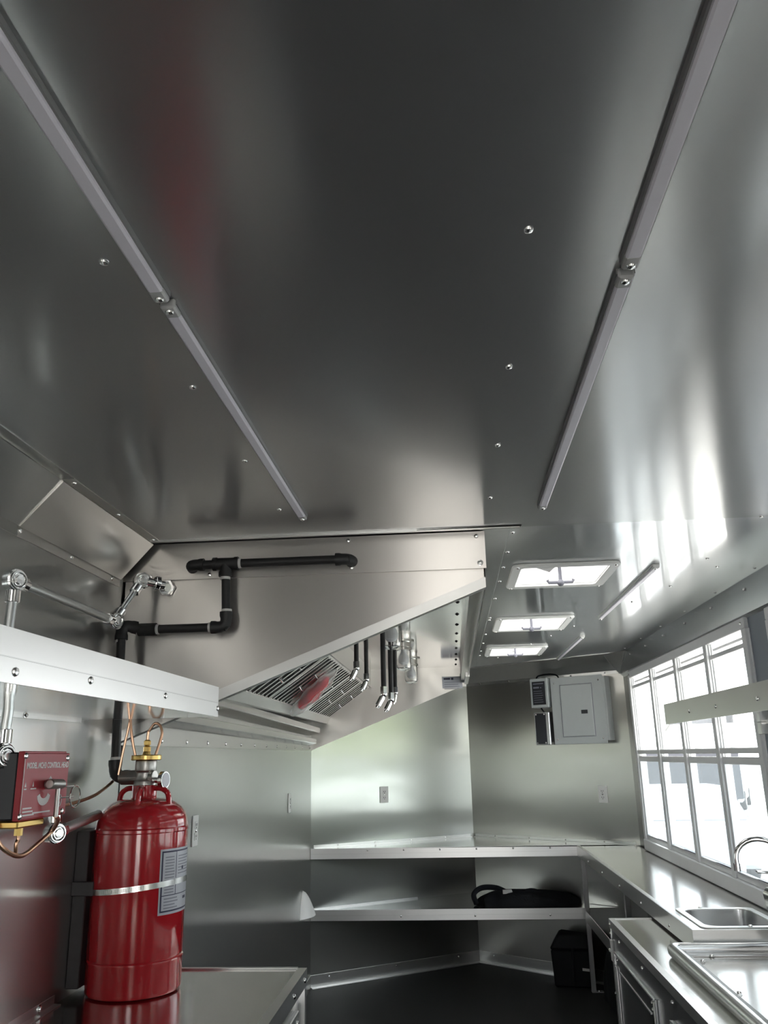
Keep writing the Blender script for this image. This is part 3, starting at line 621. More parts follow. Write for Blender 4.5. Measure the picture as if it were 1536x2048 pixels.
part('cap_fitting', MB().lathe((TX,TY,zv+.088), [(.008,0),(.011,.004),(.011,.016),(.006,.019),(.0105,.022),(.0105,.032),(.006,.036)], 6), 'brass', vb)
gz = zv+.014; gd = Vector((.97,-.22,0)).normalized(); gc = Vector((TX,TY,gz))
gg = part('gauge', MB().cyl(gc+gd*.02, gc+gd*.052, .008, 12).cyl(gc+gd*.052, gc+gd*.066, .024, 24), 'chrome', vb, .002)
part('gauge_dial', MB().cyl(gc+gd*.0655, gc+gd*.0668, .020, 24), 'label_paper', gg)
part('outlet_pipe', MB().cyl((TX-.072,TY+.012,zv+.022), (P0.x+.04,P0.y-.008,P0.z), .0155, 14), 'black_iron', tank)
def arc_patch(mb, a0, a1, z0, z1, r, n=10):
    return mb.grid(lambda u, v: (TX+r*math.cos(a0+(a1-a0)*u), TY+r*math.sin(a0+(a1-a0)*u), TZ+z0+(z1-z0)*v), n, 1)
A0, A1 = math.radians(-46), math.radians(28); zl0, zl1 = .192, .352
lb = part('label', arc_patch(MB(), A0, A1, zl0, zl1, TR+.0008, 16), 'label_paper', tank, label='pale grey printed label')
m = MB(); k1 = math.radians(1)
for z_ in (zl0+.006, zl1-.009): arc_patch(m, A0+2*k1, A1-2*k1, z_, z_+.004, TR+.0014, 14)
for z_ in (zl0+.045,): arc_patch(m, A0+2*k1, A1-2*k1, z_, z_+.002, TR+.0014, 14)
for z_ in (zl0+.082,): arc_patch(m, A0+25*k1, A1-2*k1, z_, z_+.002, TR+.0014, 14)
arc_patch(m, A0+2*k1, A0+4*k1, zl0+.006, zl1-.006, TR+.0014, 2); arc_patch(m, A0+24*k1, A0+25*k1, zl0+.086, zl1-.006, TR+.0014, 2); arc_patch(m, A0+24*k1, A0+25*k1, zl0+.046, zl0+.072, TR+.0014, 2)
arc_patch(m, A0+36*k1, A0+40*k1, zl1-.055, zl1-.047, TR+.0014, 3); arc_patch(m, A0+42*k1, A0+52*k1, zl0+.03, zl0+.037, TR+.0014, 4)
part('label_border', m, 'label_ink', lb)
m = MB(); random.seed(3)
for k in range(15):
    z_ = zl1-.022-.0072*k
    if z_ > zl0+.05: arc_patch(m, A0+7*k1, A0+(20+random.random()*2)*k1, z_, z_+.0028, TR+.0013, 4)
    if z_ > zl0+.09: arc_patch(m, A0+28*k1, A0+(50+random.random()*15)*k1, z_, z_+.0028, TR+.0013, 6)
for k in range(4): arc_patch(m, A0+7*k1, A0+(24+random.random()*8)*k1, zl0+.014+.0075*k, zl0+.017+.0075*k, TR+.0013, 6)
part('small_print', m, 'label_grey_ink', lb)
def ringband(z0f, r, hgt, n=48):
    m = MB(); vs = []; fs = []
    for rr, dz in ((r,-hgt/2),(r+.0016,-hgt/2),(r+.0016,hgt/2),(r,hgt/2)):
        for k in range(n):
            a = 2*PI*k/n; vs.append((TX+rr*math.cos(a), TY+rr*math.sin(a), z0f(a)+dz))
    for i in range(4):
        for k in range(n): fs.append((i*n+k, i*n+(k+1) % n, ((i+1) % 4)*n+(k+1) % n, ((i+1) % 4)*n+k))
    return m.add(vs, fs)
part('strap', ringband(lambda a: TZ+.258+.012*math.cos(a), TR+.0016, .014), 'rivet_metal', tank, label='thin steel strap round the tank')
m = MB()
for k in range(26):
    a = math.radians(-112+k*1.9); m.hexa(*[[(TX+rr*math.cos(a+da), TY+rr*math.sin(a+da), TZ+.258+.012*math.cos(a)+dz) for da, dz in ((-.006,-.0045),(.006,-.0045),(.006,.0045),(-.006,.0045))] for rr in (TR+.003, TR+.0037)])
part('strap_teeth', m, 'cast_valve', tank)
single('tank_bracket', MB().box(XL, -.985, 2.30, 2.50, TZ+.02, TZ+.40).box(XL, -.96, 2.29, 2.30, TZ+.24, TZ+.275), 'bracket_steel', 'dark steel mounting plate on the wall behind the red tank', 'bracket', bev=.002)
cz = zv+.084
copper('copper loop standing on top of the red tank valve', [(TX,TY,cz+.036),(TX+.001,TY,cz+.06),(TX+.004,TY+.002,cz+.066),(TX+.017,TY+.004,cz+.084),(TX+.032,TY+.004,cz+.080),(TX+.041,TY+.002,cz+.058),(TX+.036,TY,cz+.03),(TX+.028,TY-.004,cz-.002)], .0038)
copper('copper tube slanting from tank valve up behind the shelf', [(TX-.030,TY-.008,cz-.002),(TX-.042,TY-.006,cz+.04),(TX-.052,TY-.002,cz+.09),(TX-.058,TY,cz+.15),(TX-.045,TY,cz+.19),(TX-.02,TY,cz+.215)], .0038)
copper('long thin copper tube rising beside the black pipe', [(TX-.075,TY-.01,zv+.03),(TX-.066,TY-.006,zv+.10),(TX-.058,TY,zv+.16),(TX-.05,TY,zv+.22),(TX-.045,TY,zv+.27)], .0034)

# ------------------------------------------------------------------ left wall shelf
sh = thing('wall_shelf', 'long aluminium wall shelf above the red tank', 'shelf', (-.83, .7, .113))
SX, SY1 = -.638, 2.262
part('board', MB().box(XL, SX, YB+.3, SY1, .113, .117), 'shelf_mirror', sh)
lip = part('front_lip', MB().box(SX, SX+.004, YB+.3, SY1, .113, .192), 'bright_aluminium', sh)
part('back_lip', MB().box(XL, XL+.004, YB+.3, SY1, .106, .125), 'trim_aluminium', sh)
part('end_lip', MB().box(XL, SX, SY1-.004, SY1, .113, .150), 'bright_aluminium', sh)
part('lip_bead', MB().box(SX+.004, SX+.0052, YB+.3, SY1, .149, .1505), 'trim_aluminium', lip)
for y, z_ in ((1.175,.130),(1.435,.140),(1.83,.140)): rivet(lip, (SX+.004, y, z_), 'x')
rivet(lip, (SX+.004, SY1-.01, .135), 'x'); rivet(sh, (XL+.004, 1.95, .115), 'x', True)

# ------------------------------------------------------------------ right wall shelf
sr = thing('wall_shelf', 'aluminium wall shelf across the serving windows', 'shelf', (1.0, 2.2, .095))
part('board', MB().box(.83, 1.19, .4, 3.37, .095, .099), 'shelf_mirror', sr)
lip = part('front_lip', MB().box(.826, .83, .4, 3.37, .095, .171), 'bright_aluminium', sr)
part('back_lip', MB().box(1.186, 1.19, .4, 3.37, .088, .105), 'trim_aluminium', sr)
part('end_lip', MB().box(.83, 1.19, 3.366, 3.37, .095, .125), 'bright_aluminium', sr)
for y in (2.35,2.72,3.02): rivet(lip, (.826, y, .128), '-x')
for y in (2.6, 3.34): part('wall_bracket', MB().box(1.165, 1.20, y-.02, y+.02, .05, .095), 'trim_aluminium', sr, .002)

# ------------------------------------------------------------------ electrical outlets
def outlet(p, n, label, blank=False):
    n = Vector((n[0], n[1], 0)).normalized(); t_ = Vector((-n.y, n.x, 0)); p = Vector(p)
    r = thing('wall_outlet', label, 'outlet', (p.x, p.y, p.z-.057), 'white wall outlets')
    f = lambda a, b_, c: p+t_*a+n*c+Vector((0,0,b_))
    def bx(m, a0, a1, b0, b1, c0, c1): return m.hexa([f(a0,b0,c0),f(a1,b0,c0),f(a1,b0,c1),f(a0,b0,c1)], [f(a0,b1,c0),f(a1,b1,c0),f(a1,b1,c1),f(a0,b1,c1)])
    part('plate', bx(MB(), -.035, .035, -.057, .057, 0, .006), 'white_plastic', r, .002)
    for zc in (.021, -.021):
        s_ = part('socket', bx(MB(), -.016, .016, zc-.014, zc+.014, .006, .0085), 'white_plastic', r, .001)
        part('slot', bx(bx(bx(MB(), -.008, -.005, zc-.004, zc+.006, .0085, .0092), .005, .008, zc-.004, zc+.006, .0085, .0092), -.003, .003, zc-.011, zc-.007, .0085, .0092), 'dark_slot', s_)
    q = f(0,0,.006); inst('screw', RV, r, Vector(q)-wloc(r), (PI/2, 0, math.atan2(n.x, -n.y)))
outlet((XL, 3.36, -.262), (1,0), 'white outlet on the side wall right beside the red tank')
outlet((XL, 5.30, -.262), (1,0), 'white outlet on the side wall near the nose corner, seen edge-on')
dl = (Vector(NA)-Vector(NL)).normalized(); dr = (Vector(NR)-Vector(NA)).normalized()
p = Vector(NL)+dl*.585; outlet((p.x, p.y, -.272), (dl.y, -dl.x), 'white outlet on the pale nose wall under the hood')
p = Vector(NA)+dr*1.13; outlet((p.x, p.y, -.285), (dr.y, -dr.x), 'white outlet on the nose wall below the breaker panel')

# white vent cap by the shelf corner
m = MB()
m.grid(lambda u, v: (XL+.001+.085*(v**.6)*(math.sin(PI*u)**.75 if 0 < u < 1 else 0), 5.80+(u-.5)*.20*(v**.45 if v > 0 else 0), -.83-.145*v-.03*v*(math.sin(PI*u)*.0+(.5-u)*.9)), 18, 12)
hoodcap = single('vent_cover', m, 'white_plastic', 'white scoop-shaped plastic vent cover on side wall at shelf corner', 'vent cover', solid=.003)

# ------------------------------------------------------------------ breaker panel and boxes on the right nose wall
def nose_r(s_, z_, o): 
    n = Vector((dr.y, -dr.x)); q = Vector(NA)+dr*s_+n*o; return Vector((q.x, q.y, z_))
def nbox(m, s0, s1, z0, z1, o0, o1):
    return m.hexa([nose_r(s0,z0,o0),nose_r(s1,z0,o0),nose_r(s1,z0,o1),nose_r(s0,z0,o1)], [nose_r(s0,z1,o0),nose_r(s1,z1,o0),nose_r(s1,z1,o1),nose_r(s0,z1,o1)])
nrot = (PI/2, 0, math.atan2(dr.y, dr.x))
nrot = (PI/2, 0, math.atan2(dr.y, -(-dr.x)))
q = nose_r(.95, .055, 0)
bp_ = thing('breaker_panel', 'grey electrical breaker panel with a door on the nose wall', 'breaker panel', tuple(q))
part('tub', nbox(MB(), .845, 1.262, .075, .515, 0, .075), 'panel_grey', bp_, .002)
part('cover', nbox(MB(), .825, 1.245, .055, .528, .075, .080), 'panel_grey', bp_, .002)
dd = part('door', nbox(MB(), .905, 1.155, .108, .470, .080, .087), 'panel_grey', bp_, .004)
part('door_groove', nbox(nbox(nbox(nbox(MB(), .899, .903, .104, .474, .0800, .0808), 1.157, 1.161, .104, .474, .0800, .0808), .903, 1.157, .104, .107, .0800, .0808), .903, 1.157, .471, .474, .0800, .0808), 'label_grey_ink', bp_)
part('latch', nbox(MB(), 1.065, 1.115, .262, .288, .087, .0885), 'panel_black', dd)
for s_, z_ in ((.855,.49),(1.215,.49),(.855,.09),(1.215,.09)): inst('screw', RV, bp_, nose_r(s_, z_, .080)-wloc(bp_), (PI/2, 0, math.atan2(dr.y, dr.x)))
q = nose_r(.67, .30, 0)
sb = thing('converter_box', 'small grey box with black printed front left of the breaker panel', 'electrical box', tuple(q))
part('case', nbox(MB(), .655, .802, .322, .535, 0, .09), 'panel_grey', sb, .004)
pf = part('front_plate', nbox(MB(), .674, .784, .342, .512, .09, .0915), 'panel_black', sb, label='black printed front')
m = nbox(MB(), .684, .772, .492, .499, .0915, .092); nbox(m, .684, .734, .462, .474, .0915, .092); nbox(m, .744, .753, .462, .470, .0915, .092)
for k in range(6): nbox(m, .684, .756+.004*(k % 3), .440-.016*k, .443-.016*k, .0915, .092)
part('print', m, 'label_grey_ink', pf)
q = nose_r(.67, .05, 0)
sb2 = thing('power_box', 'tall black-fronted box under the small grey box on the nose wall', 'electrical box', tuple(q))
part('case', nbox(MB(), .675, .802, .055, .288, 0, .095), 'cabinet_steel', sb2, .004)
pf = part('front_plate', nbox(MB(), .684, .774, .062, .280, .095, .097), 'panel_black', sb2)
for s_, z_ in ((.694,.272),(.764,.272),(.694,.07),(.764,.07)): inst('screw', RV, pf, nose_r(s_, z_, .097)-wloc(pf), (PI/2, 0, math.atan2(dr.y, dr.x)))
single('cable', MB().tube(smooth_path([nose_r(.69,.5355,.05),nose_r(.71,.556,.05),nose_r(.78,.562,.05),nose_r(.86,.552,.05),nose_r(.89,.516,.05)], 6), .006, 8), 'black_plastic', 'black cable arching over the box beside the breaker panel', 'cable')
single('cable', MB().tube(smooth_path([nose_r(.715,.3215,.05),nose_r(.725,.305,.05),nose_r(.74,.2885,.05)], 6), .006, 8), 'black_plastic', 'short black cable between the two small electrical boxes', 'cable')

# ------------------------------------------------------------------ nose worktop, lower shelf, right counter
def edge_profile(m, a, b_, z0, z1):    # vertical fascia 4 mm thick from a to b
    a, b_ = Vector(a), Vector(b_); d = (b_-a).normalized(); n = Vector((d.y, -d.x))*.004
    return m.hexa([(a.x,a.y,z0),(b_.x,b_.y,z0),(b_.x+n.x,b_.y+n.y,z0),(a.x+n.x,a.y+n.y,z0)], [(a.x,a.y,z1),(b_.x,b_.y,z1),(b_.x+n.x,b_.y+n.y,z1),(a.x+n.x,a.y+n.y,z1)])
CX = .812; ZT = -.608
wt = thing('nose_worktop', 'triangular steel worktop filling the nose of the trailer', 'worktop', (.0, 6.4, ZT-.06))
part('top', MB().prism([(XL+.002,6.10),(XR-.002,6.10),(XR-.002,6.00),(NA[0],NA[1]-.004),(XL+.002,6.12)][:2]+[(XR-.03,6.03),(NA[0],NA[1]-.004),(XL+.002,6.115)], ZT-.004, ZT, lambda u, v, w_: (u, v, w_)), 'counter_steel', wt)
fa = part('fascia', edge_profile(MB(), (XL+.002,6.10), (CX,6.10), ZT-.066, ZT+.002), 'bright_aluminium', wt)
part('fascia_bead', MB().box(XL+.002, CX, 6.0952, 6.096, ZT-.034, ZT-.032), 'trim_aluminium', fa)
for k in range(6): rivet(fa, (-.62+.25*k, 6.096, ZT-.012), '-y')
for a, b_ in ((NL, NA), (NA, NR)):
    d = (Vector(b_)-Vector(a)).normalized(); n = Vector((d.y,-d.x)); L = (Vector(b_)-Vector(a)).length
    part('back_trim', MB().prism([(.002,ZT),(.028,ZT),(.028,ZT+.003),(.005,ZT+.004),(.005,ZT+.022),(.002,ZT+.022)], .02, L-.03, lambda u, v, w_: (a[0]+d.x*w_+n.x*u, a[1]+d.y*w_+n.y*u, v)), 'bright_aluminium', wt)
    for k in range(4):
        q_ = Vector(a)+d*(L*(.15+.22*k))+n*.005; rivet(wt, (q_.x, q_.y, ZT+.012), None, rot=(PI/2, 0, math.atan2(n.x, -n.y)))
ZS = -1.0
ls = thing('lower_shelf', 'lower steel shelf below the nose worktop', 'shelf', (.0, 6.4, ZS-.06))
part('board', MB().prism([(XL+.002,6.115),(.86,6.115),(1.05,6.13),(NA[0],NA[1]-.004),(XL+.002,6.12)], ZS-.004, ZS, lambda u, v, w_: (u, v, w_)), 'counter_steel', ls)
fa = part('fascia', edge_profile(MB(), (XL+.002,6.115), (.84,6.115), ZS-.066, ZS+.002), 'bright_aluminium', ls)
part('fascia_bead', MB().box(XL+.002, .84, 6.1102, 6.111, ZS-.034, ZS-.032), 'trim_aluminium', fa)
for x in (-.4, .1, .6): rivet(fa, (x, 6.111, ZS-.040), '-y')
d = dl; n = Vector((d.y,-d.x)); L = (Vector(NA)-Vector(NL)).length
part('back_trim', MB().prism([(.002,ZS),(.010,ZS),(.010,ZS+.003),(.005,ZS+.004),(.005,ZS+.010),(.002,ZS+.010)], .02, L*.62, lambda u, v, w_: (NL[0]+d.x*w_+n.x*u, NL[1]+d.y*w_+n.y*u, v)), 'bright_aluminium', ls)

SK = (.872, 1.128, 3.31, 3.66)      # hand sink opening
rc = thing('side_counter', 'long steel counter running under the serving windows', 'counter', (1.0, 4.7, ZT-.07))
g = MB(); xs = [CX, SK[0]-.0, SK[1]+.0, 1.196]; ys = [3.262, SK[2], SK[3], 6.098]
for i in range(3):
    for j in range(3):
        if not (i == 1 and j == 1): g.box(xs[i], xs[i+1], ys[j], ys[j+1], ZT-.004, ZT)
part('top', g, 'counter_steel', rc, smooth=False)
fa = part('fascia', MB().box(CX-.004, CX, 3.258, 6.095, ZT-.066, ZT+.002).box(CX, 1.196, 3.258, 3.262, ZT-.066, ZT+.002), 'trim_aluminium', rc)
for k in range(5): rivet(fa, (CX-.004, 3.6+.5*k, ZT-.045), '-x')
part('edge_angle', MB().box(CX-.002, CX+.018, 3.262, 6.095, ZT, ZT+.002), 'bright_aluminium', rc)
def leg(x, y, z1, lab=None):
    l = part('leg', MB().box(x-.014, x+.014, y-.014, y+.014, -1.476, z1), 'trim_aluminium', rc, .002)
    part('foot', MB().box(x-.014, x+.06, y-.02, y+.02, -1.476, -1.471), 'trim_aluminium', l); rivet(l, (x+.035, y, -1.471), 'z')
leg(CX+.022, 6.02, ZT-.004); leg(CX+.03, 4.62, ZT-.004)
part('lower_rail', MB().box(CX+.008, CX+.012, 3.95, 6.0, ZS-.066, ZS), 'trim_aluminium', rc)
# hand sink
hs = thing('hand_sink', 'small stainless hand sink set into the counter end', 'sink', (1.0, 3.49, ZT-.13))
def bowl(u, v):    # u around, v down
    t_ = v; sh_ = 1-.16*max(0, t_-.15); a = 2*PI*u; e = .28
    cx_, cy_ = (SK[0]+SK[1])/2, (SK[2]+SK[3])/2; ca, sa = math.cos(a), math.sin(a)
    px_ = (abs(ca)**e)*(1 if ca > 0 else -1); py_ = (abs(sa)**e)*(1 if sa > 0 else -1)
    hx, hy = (SK[1]-SK[0])/2, (SK[3]-SK[2])/2
    if t_ < .1: k = 1.06-.6*t_; zz = .003
    elif t_ < .85: k = 1.0-.10*(t_-.1); zz = -.14*(t_-.1)/.75
    else: k = .92*(1-(t_-.85)/.15)+.001; zz = -.14-.006*(t_-.85)/.15
    return (cx_+hx*k*px_*.97, cy_+hy*k*py_*.97, ZT+zz)
part('bowl', MB().grid(bowl, 64, 20), 'sink_steel', hs, solid=.001)
ring_ = MB(); ring(ring_, rrect(SK[0]-.022, SK[1]+.022, SK[2]-.022, SK[3]+.022, .03), rrect(SK[0]+.004, SK[1]-.004, SK[2]+.004, SK[3]-.004, .045), ZT, ZT+.004)
part('rim', ring_, 'bright_aluminium', hs, .0015)
for x, y in ((.95,SK[3]+.012),(1.02,SK[2]-.012)): rivet(hs, (x, y, ZT+.004), 'z', True)
part('drain', MB().lathe(((SK[0]+SK[1])/2, (SK[2]+SK[3])/2, ZT-.144), [(.03,0),(.03,.003),(.018,.003),(.016,-.001)], 20), 'chrome', hs)

# ------------------------------------------------------------------ right cabinet with sink drainboard
RX, RZ = .63, -.683
cab = thing('sink_cabinet', 'grey steel base cabinet with riveted doors along the right aisle', 'cabinet', (.9, 1.8, -1.476))
part('carcass', MB().box(RX+.004, .80, .2, 3.90, -1.43, RZ-.004).box(RX+.05, .80, .2, 3.88, -1.476, -1.43), 'cabinet_steel', cab)
part('top', MB().box(RX, .806, .2, 3.915, RZ-.004, RZ), 'counter_steel', cab)
part('edge_angle', MB().box(RX-.002, RX+.022, .2, 3.915, RZ, RZ+.002).box(RX-.002, RX, .2, 3.915, RZ-.03, RZ).box(RX, .806, 3.90, 3.915, RZ, RZ+.003), 'bright_aluminium', cab)
face = part('face_frame', MB().box(RX, RX+.004, .2, 3.90, -1.43, RZ-.004), 'cabinet_steel', cab)
part('corner_angle', MB().box(RX-.002, RX+.012, 3.886, 3.902, -1.45, RZ-.03), 'trim_aluminium', cab)
for k in range(7): rivet(face, (RX, 3.72-.42*k, -.735), '-x')
for z_ in (-.70,-.735,-.96,-1.2): rivet(face, (RX-.002, 3.893, z_), '-x')
def cabdoor(y0, y1):
    d_ = part('door', MB().box(RX-.010, RX, y0, y1, -1.38, -.782), 'cabinet_steel', cab, .002)
    part('door_trim', MB().box(RX-.014, RX-.010, y0, y1, -.787, -.782).box(RX-.014, RX-.010, y0, y0+.006, -1.38, -.79).box(RX-.014, RX-.010, y1-.006, y1, -1.38, -.79).box(RX-.014, RX-.010, y0, y1, -1.39, -1.38), 'trim_aluminium', d_)
    part('hinge', MB().box(RX-.015, RX-.012, y1-.05, y1-.014, -1.34, -.83).cyl((RX-.016,y1-.032,-1.34), (RX-.016,y1-.032,-.83), .005, 8), 'bright_aluminium', d_)
    for k in range(6): rivet(d_, (RX-.015, y1-.022, -.85-.09*k), '-x')
    for k in range(4): rivet(d_, (RX-.010, y0+.03, -.82-.12*k), '-x')
    part('panel_edge', MB().box(RX-.0125, RX-.010, y0+.06, y1-.08, -.842, -.836), 'trim_aluminium', d_)
    rivet(d_, (RX-.010, y1-.04, -.805), '-x'); rivet(d_, (RX-.010, y0+.03, -.80), '-x')
cabdoor(3.10, 3.79); cabdoor(2.2, 2.88); cabdoor(1.3, 1.98)
single('door_latch', MB().box(RX-.012, RX-.0005, 3.852, 3.876, -.835, -.752).box(RX-.02, RX-.012, 3.858, 3.872, -.80, -.785), 'white_plastic', 'small white plastic latch on the cabinet end beside the door', 'latch', bev=.004)
db = thing('drainboard_sink', 'stainless sink drainboard with rolled rim on top of the cabinet', 'sink', (.95, 2.2, RZ))
DX, DY = .725, 3.232
part('deck', MB().box(DX, 1.19, .3, DY, RZ, RZ+.010), 'counter_steel', db)
part('rolled_rim', MB().tube([(DX,.3,RZ+.022),(DX,DY-.03,RZ+.022),(DX+.003,DY-.012,RZ+.022),(DX+.012,DY-.003,RZ+.022),(DX+.03,DY,RZ+.022),(1.19,DY,RZ+.022)], .021, 16), 'sink_steel', db)
part('inner_fold', MB().prism([(DX+.018,RZ+.010),(DX+.055,RZ+.010),(DX+.050,RZ+.014),(DX+.020,RZ+.026)], .3, DY-.02).box(DX+.03, 1.19, DY-.062, DY-.016, RZ+.010, RZ+.016), 'sink_steel', db, .002)
for p in ((.79,3.10),(.84,3.17),(.785,2.72),(.785,2.3)): rivet(db, (p[0], p[1], RZ+.012), 'z', True)
bs = part('backsplash', MB().prism([(1.08,RZ+.01),(1.19,RZ+.01),(1.19,-.456),(1.045,-.456),(1.032,-.475),(1.05,-.60)], .3, 3.16), 'counter_steel', db, .003)
# cabinet carries the deck out to the wall
part('end_panel', MB().box(.806, 1.21, .2, 3.24, -1.43, RZ-.0005), 'cabinet_steel', cab)

# faucet
FX, FY, FZ = 1.030, 3.05, -.455
fa = thing('faucet', 'chrome gooseneck faucet with lever handles by the window', 'faucet', (FX+.03, FY-.06, FZ))
part('body', MB().box(FX+.012, FX+.05, FY-.20, FY+.02, FZ, FZ+.022).lathe((FX+.03,FY-.06,FZ), [(.022,0),(.022,.03),(.014,.045),(.014,.06)], 16), 'chrome', fa, .006)
arcp = [(FX+.03, FY-.06, FZ+.03), (FX+.03, FY-.06, FZ+.10)]
for k in range(0, 13):
    a = PI*k/12; arcp.append((FX-.040+.070*math.cos(a), FY-.06+.035*(1-math.cos(a))*.5, FZ+.105+.062*math.sin(a)))
arcp += [(FX-.110, FY-.025, FZ+.085)]
sp = part('spout', MB().tube(arcp, .0085, 14), 'chrome', fa)
part('aerator', MB().cyl((FX-.110,FY-.025,FZ+.068), (FX-.110,FY-.025,FZ+.092), .0115, 14), 'chrome', sp)
for y in (FY+.0, FY-.17):
    st = part('valve_stem', MB().lathe((FX+.03,y,FZ+.018), [(.018,0),(.018,.012),(.012,.018),(.012,.03),(.016,.034),(.014,.044)], 14), 'chrome', fa)
    part('handle', MB().hexa([(FX-.045,y-.008,FZ+.058),(FX+.04,y-.012,FZ+.05),(FX+.04,y+.012,FZ+.05),(FX-.045,y+.010,FZ+.058)], [(FX-.045,y-.008,FZ+.066),(FX+.04,y-.012,FZ+.062),(FX+.04,y+.012,FZ+.062),(FX-.045,y+.010,FZ+.066)]), 'chrome', st, .003)
single('metal_box', MB().prism([(1.09,-.456),(1.185,-.456),(1.185,-.30),(1.12,-.30),(1.09,-.335)], 2.72, 3.02).box(1.12, 1.187, 2.71, 3.03, -.302, -.296), 'box_grey', 'dark grey metal box on the backsplash behind the faucet', 'box', bev=.003)

# ------------------------------------------------------------------ left counter
LX, LZ = -.443, -.576
lc = thing('left_counter', 'low steel counter in lower left corner carrying the red tank', 'counter', (-.73, 1.0, -1.476))
part('top', MB().box(XL, LX-.003, .2, 2.598, LZ-.006, LZ-.0005), 'counter_steel', lc)
ea = part('edge_angle', MB().box(LX-.026, LX, .2, 2.60, LZ-.0005, LZ+.0015).box(LX-.003, LX, .2, 2.60, LZ-.042, LZ), 'trim_aluminium', lc)
part('end_angle', MB().box(XL, LX-.026, 2.588, 2.60, LZ, LZ+.004).box(XL, LX, 2.598, 2.601, LZ-.042, LZ), 'trim_aluminium', lc)
part('carcass', MB().box(XL+.003, LX-.02, .2, 2.59, -1.43, LZ-.006).box(XL+.003, LX-.08, .2, 2.55, -1.476, -1.43), 'cabinet_steel', lc)
part('corner_angle', MB().box(LX-.03, LX-.002, 2.575, 2.598, -1.44, LZ-.042), 'trim_aluminium', lc)
dd = part('door', MB().box(LX-.02, LX-.008, 1.75, 2.52, -1.36, LZ-.085), 'trim_aluminium', lc, .002)
part('door', MB().box(LX-.02, LX-.008, .9, 1.68, -1.36, LZ-.085), 'trim_aluminium', lc, .002)
for y in (2.56,2.40,2.1,1.8): rivet(ea, (LX, y, LZ-.022), 'x')
for k in range(5): rivet(dd, (LX-.008, 2.495, LZ-.11-.07*k), 'x')
part('wall_angle', MB().prism([(XL,LZ),(XL+.02,LZ),(XL+.02,LZ+.002),(XL+.002,LZ+.003),(XL+.002,LZ+.022),(XL,LZ+.022)], .2, 2.24), 'trim_aluminium', lc)
rivet(lc, (XL+.002, 2.16, LZ+.012), 'x', True)

# ------------------------------------------------------------------ black items under the worktop
bn = thing('black_tote', 'black plastic battery box on the floor under the nose shelf', 'box', (.75, 6.22, -1.476))
m = MB(); m.hexa([(.60,6.13,-1.476),(.84,6.10,-1.476),(.86,6.21,-1.476),(.66,6.38,-1.476)], [(.585,6.12,-1.25),(.85,6.09,-1.25),(.87,6.21,-1.25),(.645,6.39,-1.25)])
part('body', m, 'black_plastic', bn, .01)
part('lid', MB().hexa([(.575,6.11,-1.25),(.86,6.08,-1.25),(.88,6.22,-1.25),(.635,6.40,-1.25)], [(.64,6.15,-1.165),(.83,6.13,-1.165),(.84,6.21,-1.165),(.68,6.34,-1.165)]), 'black_plastic', bn, .012)
part('rib', MB().box(.72, .735, 6.095, 6.12, -1.46, -1.24), 'black_plastic', bn, .003)
part('sticker', MB().hexa([(.782,6.098,-1.372),(.826,6.092,-1.376),(.826,6.096,-1.376),(.782,6.102,-1.372)], [(.782,6.096,-1.356),(.826,6.090,-1.360),(.826,6.094,-1.360),(.782,6.100,-1.356)]), 'white_tape', bn, label='small white sticker')
def sackfn(cx_, cy_, rx, ry, hz_, z0, seed):
    def fn(u, v):
        a = 2*PI*u; t_ = v*PI/2; rr = math.cos(t_)**.6 if v < 1 else 0
        w_ = 1+.10*math.sin(3*a+seed)+.05*math.sin(7*a+2*seed+5*v)
        return (cx_+rx*rr*w_*math.cos(a), cy_+ry*rr*w_*math.sin(a), z0+hz_*math.sin(t_)*(1+.12*math.sin(4*a+seed+3*v)))
    return fn
single('black_sack', MB().grid(sackfn(1.0, 5.72, .14, .26, .36, -1.475, 1.3), 36, 12), 'black_fabric', 'dark bag slumped on the floor behind the counter leg', 'bag')
du = thing('duffel_bag', 'flat black duffel bag lying on the lower nose shelf', 'bag', (.45, 6.34, ZS))
part('body', MB().grid(sackfn(.46, 6.30, .34, .135, .085, ZS, .4), 40, 12), 'black_fabric', du)
part('strap', MB().tube(smooth_path([(.115,6.235,ZS+.01),(.10,6.26,ZS+.07),(.16,6.30,ZS+.105),(.26,6.32,ZS+.10),(.34,6.30,ZS+.07),(.40,6.26,ZS+.07)], 6), .018, 8), 'black_fabric', du)
part('paper_tag', MB().hexa([(.30,6.24,ZS+.072),(.37,6.23,ZS+.076),(.37,6.25,ZS+.079),(.30,6.26,ZS+.074)], [(.30,6.235,ZS+.095),(.36,6.225,ZS+.10),(.36,6.245,ZS+.102),(.30,6.255,ZS+.097)]), 'white_tape', du, label='white paper tag')

# ------------------------------------------------------------------ outdoors, seen through the windows
struct('ground', MB().box(-60, 90, -70, 90, -2.10, -2.05), 'concrete')
aw = thing('awning', 'white lift-up awning above the serving window outside', 'awning', (1.75, 4.6, .60))
part('panel', MB().hexa([(1.33,3.42,.60),(2.20,3.42,.93),(2.20,5.78,.93),(1.33,5.78,.60)], [(1.33,3.42,.63),(2.20,3.42,.96),(2.20,5.78,.96),(1.33,5.78,.63)]), 'white_paint', aw, .004)
part('edge_frame', MB().hexa([(2.18,3.42,.90),(2.22,3.42,.915),(2.22,5.78,.915),(2.18,5.78,.90)], [(2.18,3.42,.93),(2.22,3.42,.945),(2.22,5.78,.945),(2.18,5.78,.93)]), 'frame_paint', aw)
A, B = Vector((1.305, 5.62, .03)), Vector((1.95, 5.60, .82))
st = part('gas_strut', MB().cyl(A+(B-A)*.05, A+(B-A)*.48, .012, 12), 'led_cap', aw); part('strut_rod', MB().cyl(A+(B-A)*.45, B, .005, 8), 'chrome', st)
